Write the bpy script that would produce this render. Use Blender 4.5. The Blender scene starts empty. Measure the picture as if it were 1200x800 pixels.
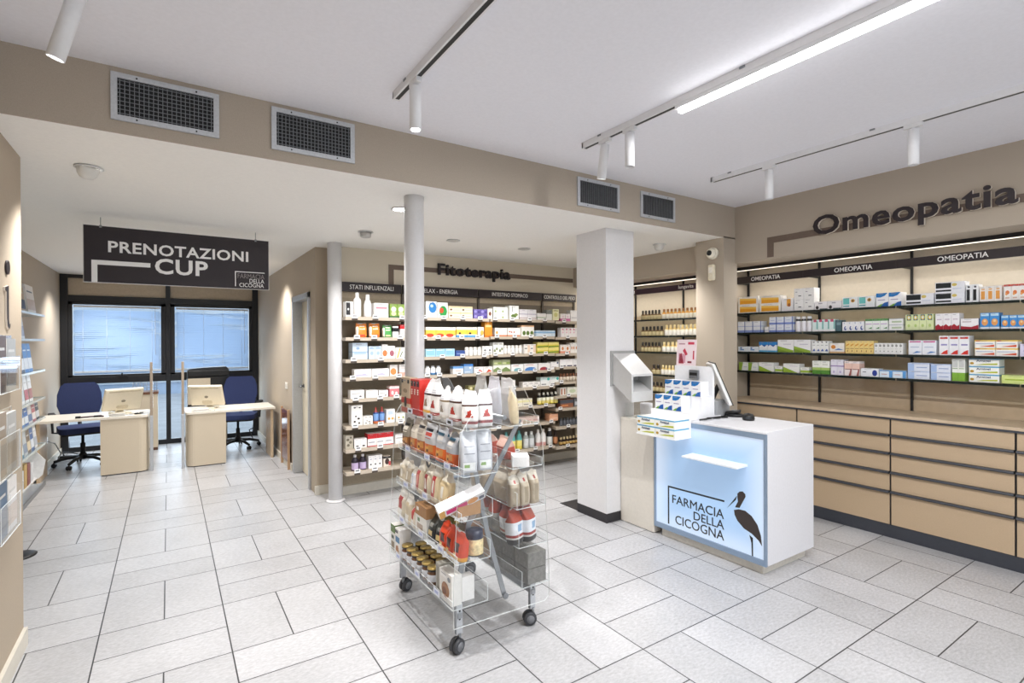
import bpy, bmesh, math, random
from mathutils import Matrix, Vector
R = math.radians
rnd = random.Random(7)
COL = bpy.context.scene.collection
SC = bpy.context.scene

# ------------------------------------------------------------------ materials
def lin(h):
    h = h.lstrip('#'); o = []
    for i in (0, 2, 4):
        c = int(h[i:i+2], 16) / 255
        o.append(c / 12.92 if c <= .04045 else ((c + .055) / 1.055) ** 2.4)
    return (o[0], o[1], o[2], 1)

MATS = {}
def mat(h, rough=.5, metal=0, noise=.06, scale=40, bump=0, coat=0):
    key = (h, rough, metal, noise, scale, bump, coat)
    if key in MATS: return MATS[key]
    m = bpy.data.materials.new('paint_' + h); m.use_nodes = True
    nt = m.node_tree; b = nt.nodes['Principled BSDF']
    b.inputs['Roughness'].default_value = rough; b.inputs['Metallic'].default_value = metal
    b.inputs['Coat Weight'].default_value = coat
    c = lin(h)
    if noise or bump:
        tc = nt.nodes.new('ShaderNodeTexCoord'); n = nt.nodes.new('ShaderNodeTexNoise')
        n.inputs['Scale'].default_value = scale; n.inputs['Detail'].default_value = 3
        nt.links.new(tc.outputs['Object'], n.inputs['Vector'])
        cr = nt.nodes.new('ShaderNodeValToRGB')
        lo = tuple(x * (1 - noise) for x in c[:3]) + (1,); hi = tuple(min(1, x * (1 + noise)) for x in c[:3]) + (1,)
        cr.color_ramp.elements[0].position = .3; cr.color_ramp.elements[1].position = .7
        cr.color_ramp.elements[0].color = lo; cr.color_ramp.elements[1].color = hi
        nt.links.new(n.outputs['Fac'], cr.inputs['Fac']); nt.links.new(cr.outputs['Color'], b.inputs['Base Color'])
        if bump:
            bp = nt.nodes.new('ShaderNodeBump'); bp.inputs['Strength'].default_value = bump; bp.inputs['Distance'].default_value = .002
            nt.links.new(n.outputs['Fac'], bp.inputs['Height']); nt.links.new(bp.outputs['Normal'], b.inputs['Normal'])
    else:
        b.inputs['Base Color'].default_value = c
    MATS[key] = m
    return m

def emis(h, s, name='lamp_glow'):
    key = ('e', h, s)
    if key in MATS: return MATS[key]
    m = bpy.data.materials.new(name); m.use_nodes = True; nt = m.node_tree
    b = nt.nodes['Principled BSDF']; b.inputs['Base Color'].default_value = lin(h)
    b.inputs['Emission Color'].default_value = lin(h); b.inputs['Emission Strength'].default_value = s
    MATS[key] = m
    return m

def clear(name, tint, gloss=.12, rough=.03):
    if name in MATS: return MATS[name]
    m = bpy.data.materials.new(name); m.use_nodes = True; nt = m.node_tree; nt.nodes.clear()
    o = nt.nodes.new('ShaderNodeOutputMaterial'); mix = nt.nodes.new('ShaderNodeMixShader')
    t = nt.nodes.new('ShaderNodeBsdfTransparent'); g = nt.nodes.new('ShaderNodeBsdfGlossy'); fr = nt.nodes.new('ShaderNodeFresnel')
    t.inputs['Color'].default_value = tint; g.inputs['Roughness'].default_value = rough
    g.inputs['Color'].default_value = (.95, .97, 1, 1)
    fr.inputs['IOR'].default_value = 1.45
    mu = nt.nodes.new('ShaderNodeMath'); mu.operation = 'MULTIPLY_ADD'; mu.inputs[1].default_value = 1.0; mu.inputs[2].default_value = gloss * .2
    ge = nt.nodes.new('ShaderNodeNewGeometry'); bf = nt.nodes.new('ShaderNodeMath'); bf.operation = 'SUBTRACT'; bf.inputs[0].default_value = 1.0
    nt.links.new(ge.outputs['Backfacing'], bf.inputs[1]); m2 = nt.nodes.new('ShaderNodeMath'); m2.operation = 'MULTIPLY'
    nt.links.new(fr.outputs[0], mu.inputs[0]); nt.links.new(mu.outputs[0], m2.inputs[0]); nt.links.new(bf.outputs[0], m2.inputs[1]); nt.links.new(m2.outputs[0], mix.inputs[0])
    nt.links.new(t.outputs[0], mix.inputs[1]); nt.links.new(g.outputs[0], mix.inputs[2]); nt.links.new(mix.outputs[0], o.inputs[0])
    MATS[name] = m
    return m

ACRYL = clear('clear_acrylic', (.985, .99, .99, 1))
FILM = clear('clear_film', (.93, .94, .94, 1), .5, .12)
GLASS = clear('window_glass', (.93, .96, .97, 1))
def edge_mat():
    m = bpy.data.materials.new('acrylic_cut_edge'); m.use_nodes = True; nt = m.node_tree
    b = nt.nodes['Principled BSDF']; b.inputs['Base Color'].default_value = (.86, .9, .9, 1); b.inputs['Roughness'].default_value = .2
    b.inputs['Alpha'].default_value = .9
    return m
AEDGE = edge_mat()

def floor_mat():
    m = bpy.data.materials.new('stone_tile_basketweave'); m.use_nodes = True; nt = m.node_tree; L = nt.links
    b = nt.nodes['Principled BSDF']
    geo = nt.nodes.new('ShaderNodeNewGeometry'); sp = nt.nodes.new('ShaderNodeSeparateXYZ'); L.new(geo.outputs['Position'], sp.inputs[0])
    def M(op, a, c=None, d=None):
        n = nt.nodes.new('ShaderNodeMath'); n.operation = op
        for i, q in enumerate((a, c, d)):
            if q is None: continue
            if isinstance(q, (int, float)): n.inputs[i].default_value = q
            else: L.new(q, n.inputs[i])
        return n.outputs[0]
    TX, TY = .572, .5595
    u = M('DIVIDE', M('ADD', sp.outputs[0], .312), TX); v = M('DIVIDE', M('SUBTRACT', sp.outputs[1], 2.935), TY)
    iu = M('FLOOR', u); iv = M('FLOOR', v); fu = M('FRACT', u); fv = M('FRACT', v)
    par = M('FLOORED_MODULO', M('ADD', iu, iv), 2.0)          # 1 -> vertical split
    def dist(f): return M('MINIMUM', f, M('SUBTRACT', 1.0, f))
    du = M('MULTIPLY', dist(fu), TX); dv = M('MULTIPLY', dist(fv), TY)
    hu = M('ADD', M('MULTIPLY', M('ABSOLUTE', M('SUBTRACT', fu, .5)), TX), M('MULTIPLY', M('SUBTRACT', 1.0, par), 9.0))
    hv = M('ADD', M('MULTIPLY', M('ABSOLUTE', M('SUBTRACT', fv, .5)), TY), M('MULTIPLY', par, 9.0))
    d = M('MINIMUM', M('MINIMUM', du, dv), M('MINIMUM', hu, hv))
    joint = M('LESS_THAN', d, .0031)
    # half-tile id for tone variation
    tid = M('ADD', M('ADD', M('MULTIPLY', iu, 7.13), M('MULTIPLY', iv, 3.71)), M('ADD', M('MULTIPLY', M('GREATER_THAN', fu, .5), M('MULTIPLY', par, 1.7)), M('MULTIPLY', M('GREATER_THAN', fv, .5), M('MULTIPLY', M('SUBTRACT', 1.0, par), 1.3))))
    wn = nt.nodes.new('ShaderNodeTexWhiteNoise'); wn.noise_dimensions = '1D'; L.new(tid, wn.inputs['W'])
    n1 = nt.nodes.new('ShaderNodeTexNoise'); n1.inputs['Scale'].default_value = 38; n1.inputs['Detail'].default_value = 8; n1.inputs['Roughness'].default_value = .7
    n2 = nt.nodes.new('ShaderNodeTexNoise'); n2.inputs['Scale'].default_value = 3; n2.inputs['Detail'].default_value = 4
    mp = nt.nodes.new('ShaderNodeMapping'); mp.inputs['Scale'].default_value = (1, 2.2, 1); mp.inputs['Rotation'].default_value = (0, 0, .5)
    L.new(geo.outputs['Position'], mp.inputs[0]); L.new(mp.outputs[0], n1.inputs[0]); L.new(geo.outputs['Position'], n2.inputs[0])
    tone = M('ADD', M('ADD', M('MULTIPLY', n1.outputs['Fac'], .36), M('MULTIPLY', n2.outputs['Fac'], .10)), M('MULTIPLY', wn.outputs['Value'], .05))
    cr = nt.nodes.new('ShaderNodeValToRGB'); cr.color_ramp.elements[0].position = .12; cr.color_ramp.elements[1].position = .33
    cr.color_ramp.elements[0].color = (.27, .27, .275, 1); cr.color_ramp.elements[1].color = (.545, .545, .56, 1)
    L.new(tone, cr.inputs[0])
    mx = nt.nodes.new('ShaderNodeMix'); mx.data_type = 'RGBA'; L.new(joint, mx.inputs['Factor']); L.new(cr.outputs[0], mx.inputs['A']); mx.inputs['B'].default_value = (.035, .035, .037, 1)
    L.new(mx.outputs['Result'], b.inputs['Base Color'])
    L.new(M('ADD', M('MULTIPLY', n1.outputs['Fac'], .25), .22), b.inputs['Roughness'])
    bp = nt.nodes.new('ShaderNodeBump'); bp.inputs['Strength'].default_value = .25; bp.inputs['Distance'].default_value = .002
    L.new(M('SUBTRACT', n1.outputs['Fac'], M('MULTIPLY', joint, 1.2)), bp.inputs['Height']); L.new(bp.outputs['Normal'], b.inputs['Normal'])
    return m

BEIGE = mat('b1a595', .75, noise=.05, scale=300, bump=.12)
BEIGE2 = mat('b3a592', .75, noise=.05, scale=300, bump=.12)
CEIL = mat('f0f0f6', .85, noise=.02, scale=60, bump=.05)
SOFF = mat('f7f5f0', .85, noise=.02, scale=60, bump=.05)
WHITE = mat('e0e0e4', .45, noise=.02, scale=60)
WHITEP = mat('dddcdd', .35, noise=.02, scale=60)
CREAM = mat('ddcfb6', .5, noise=.03, scale=80)
ALU = mat('c3c6ca', .4, .6, noise=.05, scale=60)
STEEL = mat('8c8f93', .35, .8, noise=.05, scale=60)
BLACK = mat('141416', .45, noise=.1)
DARK = mat('2c2a2d', .5, noise=.05)
AUB = mat('251b1f', .5, noise=.05)
TAUPE = mat('bda98f', .12, noise=.04, scale=20, coat=.25)
TAUPE2 = mat('a08d76', .6, noise=.05, scale=90)
DRAWER = mat('c2aa8c', .45, noise=.03, scale=120)
ANTH = mat('3c3f47', .45, noise=.05)
WOOD = mat('cdb79c', .4, noise=.1, scale=14)

# ------------------------------------------------------------------ mesh helper
class MB:
    def __init__(s): s.v = []; s.f = []; s.m = []; s.sm = []; s.mats = []
    def mi(s, m):
        if m not in s.mats: s.mats.append(m)
        return s.mats.index(m)
    def face(s, pts, m, smooth=False):
        b = len(s.v); s.v += [tuple(p) for p in pts]; s.f.append(tuple(range(b, b + len(pts)))); s.m.append(s.mi(m)); s.sm.append(smooth)
    def add(s, vs, fs, m, smooth=False):
        b = len(s.v); s.v += [tuple(p) for p in vs]; k = s.mi(m)
        for f in fs: s.f.append(tuple(i + b for i in f)); s.m.append(k); s.sm.append(smooth)
    def box(s, x0, y0, z0, x1, y1, z1, m, M=None, edge=None):
        x0, x1 = sorted((x0, x1)); y0, y1 = sorted((y0, y1)); z0, z1 = sorted((z0, z1))
        vs = [(x0, y0, z0), (x1, y0, z0), (x1, y1, z0), (x0, y1, z0), (x0, y0, z1), (x1, y0, z1), (x1, y1, z1), (x0, y1, z1)]
        if M is not None: vs = [M @ Vector(p) for p in vs]
        fs = [(3, 2, 1, 0), (4, 5, 6, 7), (0, 1, 5, 4), (1, 2, 6, 5), (2, 3, 7, 6), (3, 0, 4, 7)]
        if edge is None: s.add(vs, fs, m)
        else:
            d = [x1 - x0, y1 - y0, z1 - z0]; ax = d.index(min(d))
            big = {0: (3, 5), 1: (2, 4), 2: (0, 1)}[ax]
            for i, f in enumerate(fs): s.add(vs, [f], m if i in big else edge)
    def prism(s, poly, h0, h1, m, axis='z', M=None, side=None):
        # poly 2D; axis z: (x,y), y: (x,z), x: (y,z)
        def P(p, h):
            q = {'z': (p[0], p[1], h), 'y': (p[0], h, p[1]), 'x': (h, p[0], p[1])}[axis]
            return M @ Vector(q) if M is not None else q
        n = len(poly); side = side or m
        s.face([P(p, h1) for p in poly], m); s.face([P(p, h0) for p in reversed(poly)], m)
        for i in range(n):
            a, b = poly[i], poly[(i + 1) % n]
            s.face([P(a, h0), P(b, h0), P(b, h1), P(a, h1)], side)
    def tube(s, pts, r, m, n=10, cap=True):
        pts = [Vector(p) for p in pts]; rings = []; b = len(s.v); up = Vector((0, 0, 1))
        for i, p in enumerate(pts):
            t = (pts[min(i + 1, len(pts) - 1)] - pts[max(i - 1, 0)]).normalized()
            a = t.cross(up)
            if a.length < 1e-3: a = t.cross(Vector((1, 0, 0)))
            a.normalize(); c = a.cross(t)
            rr = r[i] if isinstance(r, (list, tuple)) else r
            for k in range(n):
                w = 2 * math.pi * k / n; s.v.append(tuple(p + a * math.cos(w) * rr + c * math.sin(w) * rr))
        k_ = s.mi(m)
        for i in range(len(pts) - 1):
            for k in range(n):
                s.f.append((b + i*n + k, b + i*n + (k+1) % n, b + (i+1)*n + (k+1) % n, b + (i+1)*n + k)); s.m.append(k_); s.sm.append(True)
        if cap:
            s.f.append(tuple(b + k for k in reversed(range(n)))); s.m.append(k_); s.sm.append(False)
            s.f.append(tuple(b + (len(pts)-1)*n + k for k in range(n))); s.m.append(k_); s.sm.append(False)
    def lathe(s, prof, m=None, c=(0, 0, 0), n=20, M=None):
        # prof: (r, z[, mat])
        b = len(s.v)
        for p in prof:
            for k in range(n):
                w = 2 * math.pi * k / n; q = Vector((c[0] + p[0] * math.cos(w), c[1] + p[0] * math.sin(w), c[2] + p[1]))
                s.v.append(tuple(M @ q if M is not None else q))
        for i in range(len(prof) - 1):
            mm = s.mi(prof[i + 1][2] if len(prof[i + 1]) > 2 else m)
            for k in range(n):
                s.f.append((b + i*n + k, b + i*n + (k+1) % n, b + (i+1)*n + (k+1) % n, b + (i+1)*n + k)); s.m.append(mm); s.sm.append(True)
        m0 = s.mi(prof[0][2] if len(prof[0]) > 2 else m); m1 = s.mi(prof[-1][2] if len(prof[-1]) > 2 else m)
        if prof[0][0] > 1e-5: s.f.append(tuple(b + k for k in reversed(range(n)))); s.m.append(m0); s.sm.append(False)
        if prof[-1][0] > 1e-5: s.f.append(tuple(b + (len(prof)-1)*n + k for k in range(n))); s.m.append(m1); s.sm.append(False)
    def mesh(s, name):
        me = bpy.data.meshes.new(name); me.from_pydata(s.v, [], s.f)
        for m in s.mats: me.materials.append(m)
        me.polygons.foreach_set('material_index', s.m); me.polygons.foreach_set('use_smooth', s.sm); me.update()
        return me
    def build(s, name, parent=None, loc=None, bevel=0, rot=None, label=None):
        o = bpy.data.objects.new(name, s.mesh(name)); COL.objects.link(o)
        if parent is not None: o.parent = parent
        if loc is not None: o.location = loc
        if rot is not None: o.rotation_euler = rot
        if bevel:
            bv = o.modifiers.new('soft_edge', 'BEVEL'); bv.width = bevel; bv.segments = 2; bv.limit_method = 'ANGLE'
        if label: o['label'] = label
        return o

LABELS = {}
def tag(o, label, cat, group=None, kind=None):
    o['label'] = label; o['category'] = cat
    if group: o['group'] = group
    if kind: o['kind'] = kind
    n = len(label.split())
    if not 4 <= n <= 16: print('LABELLEN', n, label)
    if label in LABELS: print('DUP', label)
    LABELS[label] = 1
    return o
def thing(name, label, cat, loc=(0, 0, 0), rz=0, group=None):
    o = bpy.data.objects.new(name, None); COL.objects.link(o); o.location = loc; o.rotation_euler = (0, 0, rz); o.empty_display_size = .05
    return tag(o, label, cat, group)
def struct(name, mb, label, cat, bevel=0, loc=None):
    o = mb.build(name, bevel=bevel, loc=loc); return tag(o, label, cat, kind='structure')
def bx(name, d, m, parent=None, bevel=0, label=None, edge=None):
    b = MB(); b.box(*d, m, edge=edge); return b.build(name, parent, bevel=bevel, label=label)

# text: mesh in the XZ plane facing -Y, lower-left corner of its bounding box at the origin, size w x h
def text_mesh(s, w, h, face, side=None, depth=.002, bold=0.0):
    cu = bpy.data.curves.new('lettering', 'FONT'); cu.body = s; cu.size = 1; cu.extrude = .02; cu.offset = bold; cu.space_character = 1 + bold * 2.6; cu.resolution_u = 3
    o = bpy.data.objects.new('lettering', cu); COL.objects.link(o)
    dg = bpy.context.evaluated_depsgraph_get(); me = bpy.data.meshes.new_from_object(o.evaluated_get(dg))
    bpy.data.objects.remove(o); bpy.data.curves.remove(cu)
    xs = [v.co.x for v in me.vertices]; ys = [v.co.y for v in me.vertices]
    x0, x1, y0, y1 = min(xs), max(xs), min(ys), max(ys)
    for v in me.vertices:
        x, y, z = v.co
        v.co = ((x - x0) / (x1 - x0) * w, -(z + .02) / .04 * depth, (y - y0) / (y1 - y0) * h)
    me.materials.clear(); me.materials.append(face); me.materials.append(side or face)
    for p in me.polygons: p.use_smooth = False
    me.update()
    for p in me.polygons: p.material_index = 0 if abs(p.normal.y) > .7 else 1
    return me
def text(s, w, h, face, parent, loc, rz=0, side=None, depth=.002, bold=0.0, name='lettering'):
    o = bpy.data.objects.new(name, text_mesh(s, w, h, face, side, depth, bold)); COL.objects.link(o)
    o.parent = parent; o.location = loc; o.rotation_euler = (0, 0, rz)
    return o

# ------------------------------------------------------------------ camera
cam = bpy.data.cameras.new('camera'); camo = bpy.data.objects.new('camera', cam); COL.objects.link(camo)
yaw, pitch, roll = R(33.405), R(-.185), R(-.2273)
Fw = Vector((math.sin(yaw) * math.cos(pitch), math.cos(yaw) * math.cos(pitch), math.sin(pitch)))
Rt = Vector((math.cos(yaw), -math.sin(yaw), 0)); Up = Rt.cross(Fw)
r2 = math.cos(roll) * Rt + math.sin(roll) * Up; u2 = -math.sin(roll) * Rt + math.cos(roll) * Up
camo.matrix_world = Matrix(((r2.x, u2.x, -Fw.x, 0), (r2.y, u2.y, -Fw.y, 0), (r2.z, u2.z, -Fw.z, 1.55), (0, 0, 0, 1)))
cam.sensor_width = 36; cam.lens = 610.84 * 36 / 1200; cam.clip_start = .05; cam.clip_end = 200
SC.camera = camo

# ------------------------------------------------------------------ room shell
ZC, ZS, YB = 2.788, 2.49, 2.948
WALLT = .12
b = MB(); b.box(-3.2, -3.6, -.1, 5.4, 9.9, 0, floor_mat()); struct('floor', b, 'pale grey stone tile floor with dark joints', 'floor')
b = MB(); b.box(-1.0, -3.6, ZC, 5.3, YB + .12, ZC + .1, CEIL); struct('ceiling', b, 'high flat white ceiling carrying the spotlight tracks', 'ceiling')
b = MB(); b.box(-1.4, YB + .002, ZS, 5.3, 9.62, ZS + .1, SOFF); struct('ceiling', b, 'lower off white ceiling behind the taupe beam', 'ceiling')
b = MB(); b.box(-1.0, YB, ZS + .1, 4.47, YB + .12, ZC, BEIGE); b.box(-1.0, YB, ZS, 4.47, YB + .0018, ZS + .1, BEIGE); struct('beam', b, 'taupe beam across the shop holding four air vents', 'beam')
b = MB(); b.box(-.9, -3.6, 0, -.625, 3.6, ZC, BEIGE2); struct('wall_left', b, 'near beige wall with letter i and brochure pockets', 'wall')
b = MB(); b.box(-1.37, 3.6, 0, -1.25, 9.6, ZS + .05, BEIGE2); b.box(-1.37, 3.48, 0, -.9, 3.6, ZS + .05, BEIGE2); struct('wall_left', b, 'far left wall behind the glass brochure shelves', 'wall')
b = MB()
D0, D1, DZ = 5.68, 6.55, 2.06
b.box(1.235, 5.46, 0, 1.375, D0, ZS + .02, BEIGE2); b.box(1.235, D1, 0, 1.375, 9.6, ZS + .02, BEIGE2); b.box(1.235, D0, DZ, 1.375, D1, ZS + .02, BEIGE2)
struct('partition', b, 'beige partition wall with a cream door', 'wall')
b = MB(); b.box(1.375, 5.30, 0, 5.2, 5.46, ZS + .02, mat('d3c9b6', .75, noise=.05, scale=300)); struct('wall_back', b, 'beige wall behind the Fitoterapia shelves', 'wall')
b = MB(); b.box(5.09, -3.6, 0, 5.21, 5.3, ZC, BEIGE); struct('wall_right', b, 'taupe wall behind the right hand shelving', 'wall')
b = MB(); b.box(4.47, -3.6, 2.262, 5.09, YB + .12, ZC, BEIGE); struct('bulkhead', b, 'taupe bulkhead carrying the Omeopatia lettering', 'wall')
b = MB(); b.box(4.47, 3.25, 2.24, 5.09, 5.3, ZS, BEIGE); struct('bulkhead', b, 'taupe bulkhead over the small bottle shelves', 'wall')
b = MB(); b.box(4.293, YB, 0, 4.5, 3.25, ZS + .01, BEIGE); b.box(4.5, 3.2, 0, 5.09, 3.25, 2.6, BEIGE); struct('pillar', b, 'taupe wall pier bearing a security camera', 'pillar')
b = MB(); b.box(3.075, 3.225, .08, 3.405, 3.60, ZS, WHITEP); o = struct('column', b, 'square white column beside the counter', 'column')
bx('plinth', (3.075, 3.225, 0, 3.405, 3.60, .08), DARK, o)
bx('floor_plate', (3.09, 3.6, 0, 3.40, 3.87, .004), DARK, o)
for (x, y, r, l) in ((1.35, 3.21, .064, 'round white column standing behind the display trolley'), (1.345, 5.15, .066, 'round white column at the partition corner')):
    b = MB(); b.lathe([(r, 0.02), (r, ZS)], WHITEP, (x, y, 0), 40); b.lathe([(r + .022, 0), (r + .022, .012), (r, .02)], WHITEP, (x, y, 0), 40); struct('column', b, l, 'column')
SK = mat('d9d4c8', .5, noise=.03)
for nm, d, l in (('baseboard_left', (-.625, -3.6, 0, -.608, 3.6, .09), 'pale skirting along the near left wall'),
              ('baseboard_partition', (1.215, 6.63, 0, 1.235, 9.48, .08), 'pale skirting along the partition past the door'),
              ('baseboard_corner', (1.22, 5.445, 0, 1.375, 5.46, .09), 'pale skirting on the partition end'),
              ('baseboard_back', (1.4, 5.285, 0, 4.5, 5.30, .09), 'grey skirting under the Fitoterapia shelves'),
              ('baseboard_office', (-1.25, 3.62, 0, -1.235, 9.48, .08), 'pale skirting along the far left wall')):
    b = MB(); b.box(*d, SK); struct(nm, b, l, 'baseboard')

# door in the partition
o = thing('door_1', 'cream door in aluminium frame with small black lettering', 'door', (1.235, D0, 0)); o['kind'] = 'structure'
b = MB(); W = D1 - D0
for y0, y1 in ((0, .055), (W - .055, W)): b.box(-.02, y0, 0, .142, y1, DZ, ALU)
b.box(-.02, 0, DZ - .06, .142, W, DZ, ALU); b.build('door_frame', o, bevel=.003)
b = MB(); b.box(.085, .055, .008, .125, W - .055, DZ - .06, mat('e3d9c2', .4, noise=.02)); b.build('door_leaf', o)
b = MB(); b.tube([(.085, W - .13, 1.02), (.04, W - .13, 1.02), (.04, W - .24, 1.02)], .009, STEEL); b.lathe([(.025, 0), (.025, .006)], STEEL, M=Matrix.Translation((.085, W - .13, 1.02)) @ Matrix.Rotation(R(-90), 4, 'Y')); b.build('door_handle', o)
text('Zona', .13, .035, DARK, o, (.084, .50, 1.47), R(-90)); text('riserv', .19, .03, DARK, o, (.084, .52, 1.42), R(-90)); text('CELLE', .16, .03, DARK, o, (.084, .50, 1.32), R(-90))

# office window wall
WF = mat('1b1c20', .4, noise=.05); YW = 9.5
o = thing('window_1', 'black framed office window wall with panes and low glazing', 'window', (0, YW, 0)); o['kind'] = 'structure'
b = MB()
for x0, x1 in ((-1.25, -1.165), (-.03, .03), (1.15, 1.235)): b.box(x0, -.05, 0, x1, .05, ZS, WF)
for z0, z1 in ((0, .07), (.95, 1.045), (2.11, 2.20), (2.44, ZS)): b.box(-1.25, -.045, z0, 1.235, .045, z1, WF)
for x0, x1 in ((-1.165, -1.115), (-.09, -.03), (.03, .085), (1.10, 1.15)): b.box(x0, -.04, 1.045, x1, .04, 2.11, WF)
for x0, x1 in ((-1.165, -.03), (.03, 1.15)): b.box(x0, -.04, 2.07, x1, .04, 2.11, WF); b.box(x0, -.04, 1.04, x1, .04, 1.075, WF)
b.build('window_frame', o, bevel=.003)
for x0, x1 in ((-1.165, -.03), (.03, 1.15)):
    bx('transom_panel', (x0, -.01, 2.20, x1, .02, 2.44), mat('b9ab97', .6), o)
    bx('glass_pane', (x0 + .04, .015, 1.07, x1 - .04, .021, 2.08), GLASS, o)
    bx('low_glass_pane', (x0, .015, .07, x1, .021, .95), GLASS, o)
b = MB(); b.box(-.62, -.075, 1.035, -.5, -.05, 1.06, WF); b.tube([(-.56, -.06, 1.05), (-.56, -.08, 1.09)], .01, WF); b.build('window_handle', o)
# venetian blinds
SL = bpy.data.materials.new('blind_slat'); SL.use_nodes = True; nt = SL.node_tree
pb = nt.nodes['Principled BSDF']; pb.inputs['Base Color'].default_value = lin('a3b3c4'); pb.inputs['Roughness'].default_value = .5
tr = nt.nodes.new('ShaderNodeBsdfTranslucent'); tr.inputs['Color'].default_value = lin('a4bad6')
mx = nt.nodes.new('ShaderNodeMixShader'); mx.inputs[0].default_value = .42
nt.links.new(pb.outputs[0], mx.inputs[1]); nt.links.new(tr.outputs[0], mx.inputs[2]); nt.links.new(mx.outputs[0], nt.nodes['Material Output'].inputs[0])
def blind(x0, x1, z0, z1, y, seed, label):
    rr = random.Random(seed); t = thing('venetian_blind', label, 'blind', ((x0 + x1) / 2, y, z0), group='venetian blinds in the office window')
    w = (x1 - x0) / 2; h = z1 - z0
    bx('head_rail', (-w, -.015, h - .03, w, .015, h), mat('c9ced4', .4), t)
    n = int((h - .08) / .021); b = MB()
    kinks = [rr.uniform(.1, .9) * h for _ in range(9)]
    for i in range(n):
        z = .045 + i * .021; seg = 14; prev = None
        a0 = R(52) + rr.uniform(-.05, .05)
        for s_ in range(seg):
            xa, xb = -w + .01 + (2*w - .02) * s_ / seg, -w + .01 + (2*w - .02) * (s_ + 1) / seg
            pts = []
            for x in (xa, xb):
                a = a0; dz = 0
                for kz in kinks:
                    g = math.exp(-((z - kz + .06 * math.sin(x * 2.3 + kz * 7)) / .022) ** 2) * (.5 + .5 * math.sin(x * 5 + kz * 9)); a -= .8 * g; dz -= .006 * g
                c, s2 = math.cos(a) * .0125, math.sin(a) * .0125
                pts += [(x, -c, z - s2 + dz), (x, c, z + s2 + dz)]
            b.face([pts[0], pts[2], pts[3], pts[1]], SL, True)
    b.build('slats', t)
    bx('bottom_rail', (-w, -.012, .01, w, .012, .028), mat('c9ced4', .4), t)
    b = MB()
    for f in (-.8, -.27, .27, .8): b.tube([(f * w, -.014, .02), (f * w, -.014, h)], .0018, mat('e6e9ec', .5), 5)
    b.build('ladder_cords', t)
    b = MB(); b.tube([(w - .06, -.02, h), (w - .06, -.022, .25)], .003, mat('e6e9ec', .5), 6); b.build('pull_cord', t)
blind(-1.10, -.10, 1.10, 2.06, YW - .055, 3, 'left grey venetian blind, behind the left blue office chair')
blind(.10, 1.09, 1.10, 2.06, YW - .055, 8, 'right grey venetian blind, behind the flat black printer')
# outside the window
b = MB(); b.box(-6, 9.9, -.15, 8, 24, -.05, mat('aeb4ba', .8, noise=.1, scale=3)); struct('pavement', b, 'pale pavement outside the office window', 'pavement')
b = MB(); b.box(-7, 19, -.05, 9, 19.4, 4.5, mat('a9bdd6', .7, noise=.15, scale=2))
for i in range(12): b.box(-7, 18.94, .3 + i * .35, 9, 19.0, .40 + i * .35, mat('b7c3cf', .6))
struct('facade', b, 'blue grey building facade seen through the office window', 'building')

# ------------------------------------------------------------------ beam vents, cameras, lamps
VF = mat('c6c9cc', .4, .4, noise=.08, scale=90); VD = mat('1a1b1d', .7); VS = mat('85888b', .5, .3, noise=.08)
def vent(x0, x1, z0, z1, label, cols, rows):
    t = thing('air_vent', label, 'vent', ((x0 + x1) / 2, YB, z0), group='air vents in the taupe beam')
    w = (x1 - x0) / 2; h = z1 - z0; f = .024
    b = MB()
    for d in ((-w, -.012, 0, w, 0, f), (-w, -.012, h - f, w, 0, h), (-w, -.012, f, -w + f, 0, h - f), (w - f, -.012, f, w, 0, h - f)): b.box(*d, VF)
    for sx in (-.55, .55):
        for z in (f / 2, h - f / 2): b.lathe([(.004, 0), (.004, .002)], VD, M=Matrix.Translation((sx * w, -.012, z)) @ Matrix.Rotation(R(90), 4, 'X'), n=8)
    b.build('frame', t)
    bx('backing', (-w + f, -.003, f, w - f, 0, h - f), VD, t) if False else bx('backing', (-w + f, -.0025, f, w - f, -.0005, h - f), VD, t)
    b = MB()
    for i in range(cols):
        x = -w + f + (2*w - 2*f) * (i + .5) / cols; b.box(x - .0014, -.011, f, x + .0014, -.004, h - f, VS)
    if rows:
        for i in range(rows):
            z = f + (h - 2*f) * (i + .5) / rows; b.box(-w + f, -.008, z - .0013, w - f, -.005, z + .0013, VS)
    b.build('fins', t)
vent(-.21, .215, 2.548, 2.762, 'leftmost of four beam air vents, square grid fins', 21, 9)
vent(.452, .882, 2.545, 2.765, 'second beam air vent from the left, square grid fins', 21, 9)
vent(2.522, 2.95, 2.54, 2.752, 'third beam air vent from left, above the square column', 26, 0)
vent(3.188, 3.605, 2.54, 2.748, 'rightmost beam air vent, nearest the security camera', 24, 0)

TR = mat('e9e9ea', .4, noise=.02); GLOW = emis('ffffff', 30)
TRACKS = []
def track(x, y1, y0, label):
    t = thing('light_track', label, 'track', (x, y1, ZC), group='ceiling light tracks')
    L = y1 - y0; b = MB()
    b.box(-.019, -L, -.006, .019, 0, 0, TR); b.box(-.019, -L, -.036, -.010, 0, -.006, TR); b.box(.010, -L, -.036, .019, 0, -.006, TR)
    b.build('rail', t)
    bx('conductor_slot', (-.010, -L + .002, -.0358, .010, -.002, -.007), BLACK, t)
    bx('end_cap', (-.019, -.012, -.038, .019, .001, -.004), TR, t)
    for yy in (-.16, -1.1, -2.0): bx('mounting_clip', (-.022, yy - .014, -.010, .022, yy + .014, .0), STEEL, t)
track(.96, 2.50, -1.5, 'leftmost long light track, above the display trolley')
track(2.20, 2.50, -1.5, 'middle light track with glowing tube')
track(3.50, 2.50, -1.5, 'right light track nearest the Omeopatia lettering')
SPOTS = []
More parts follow.
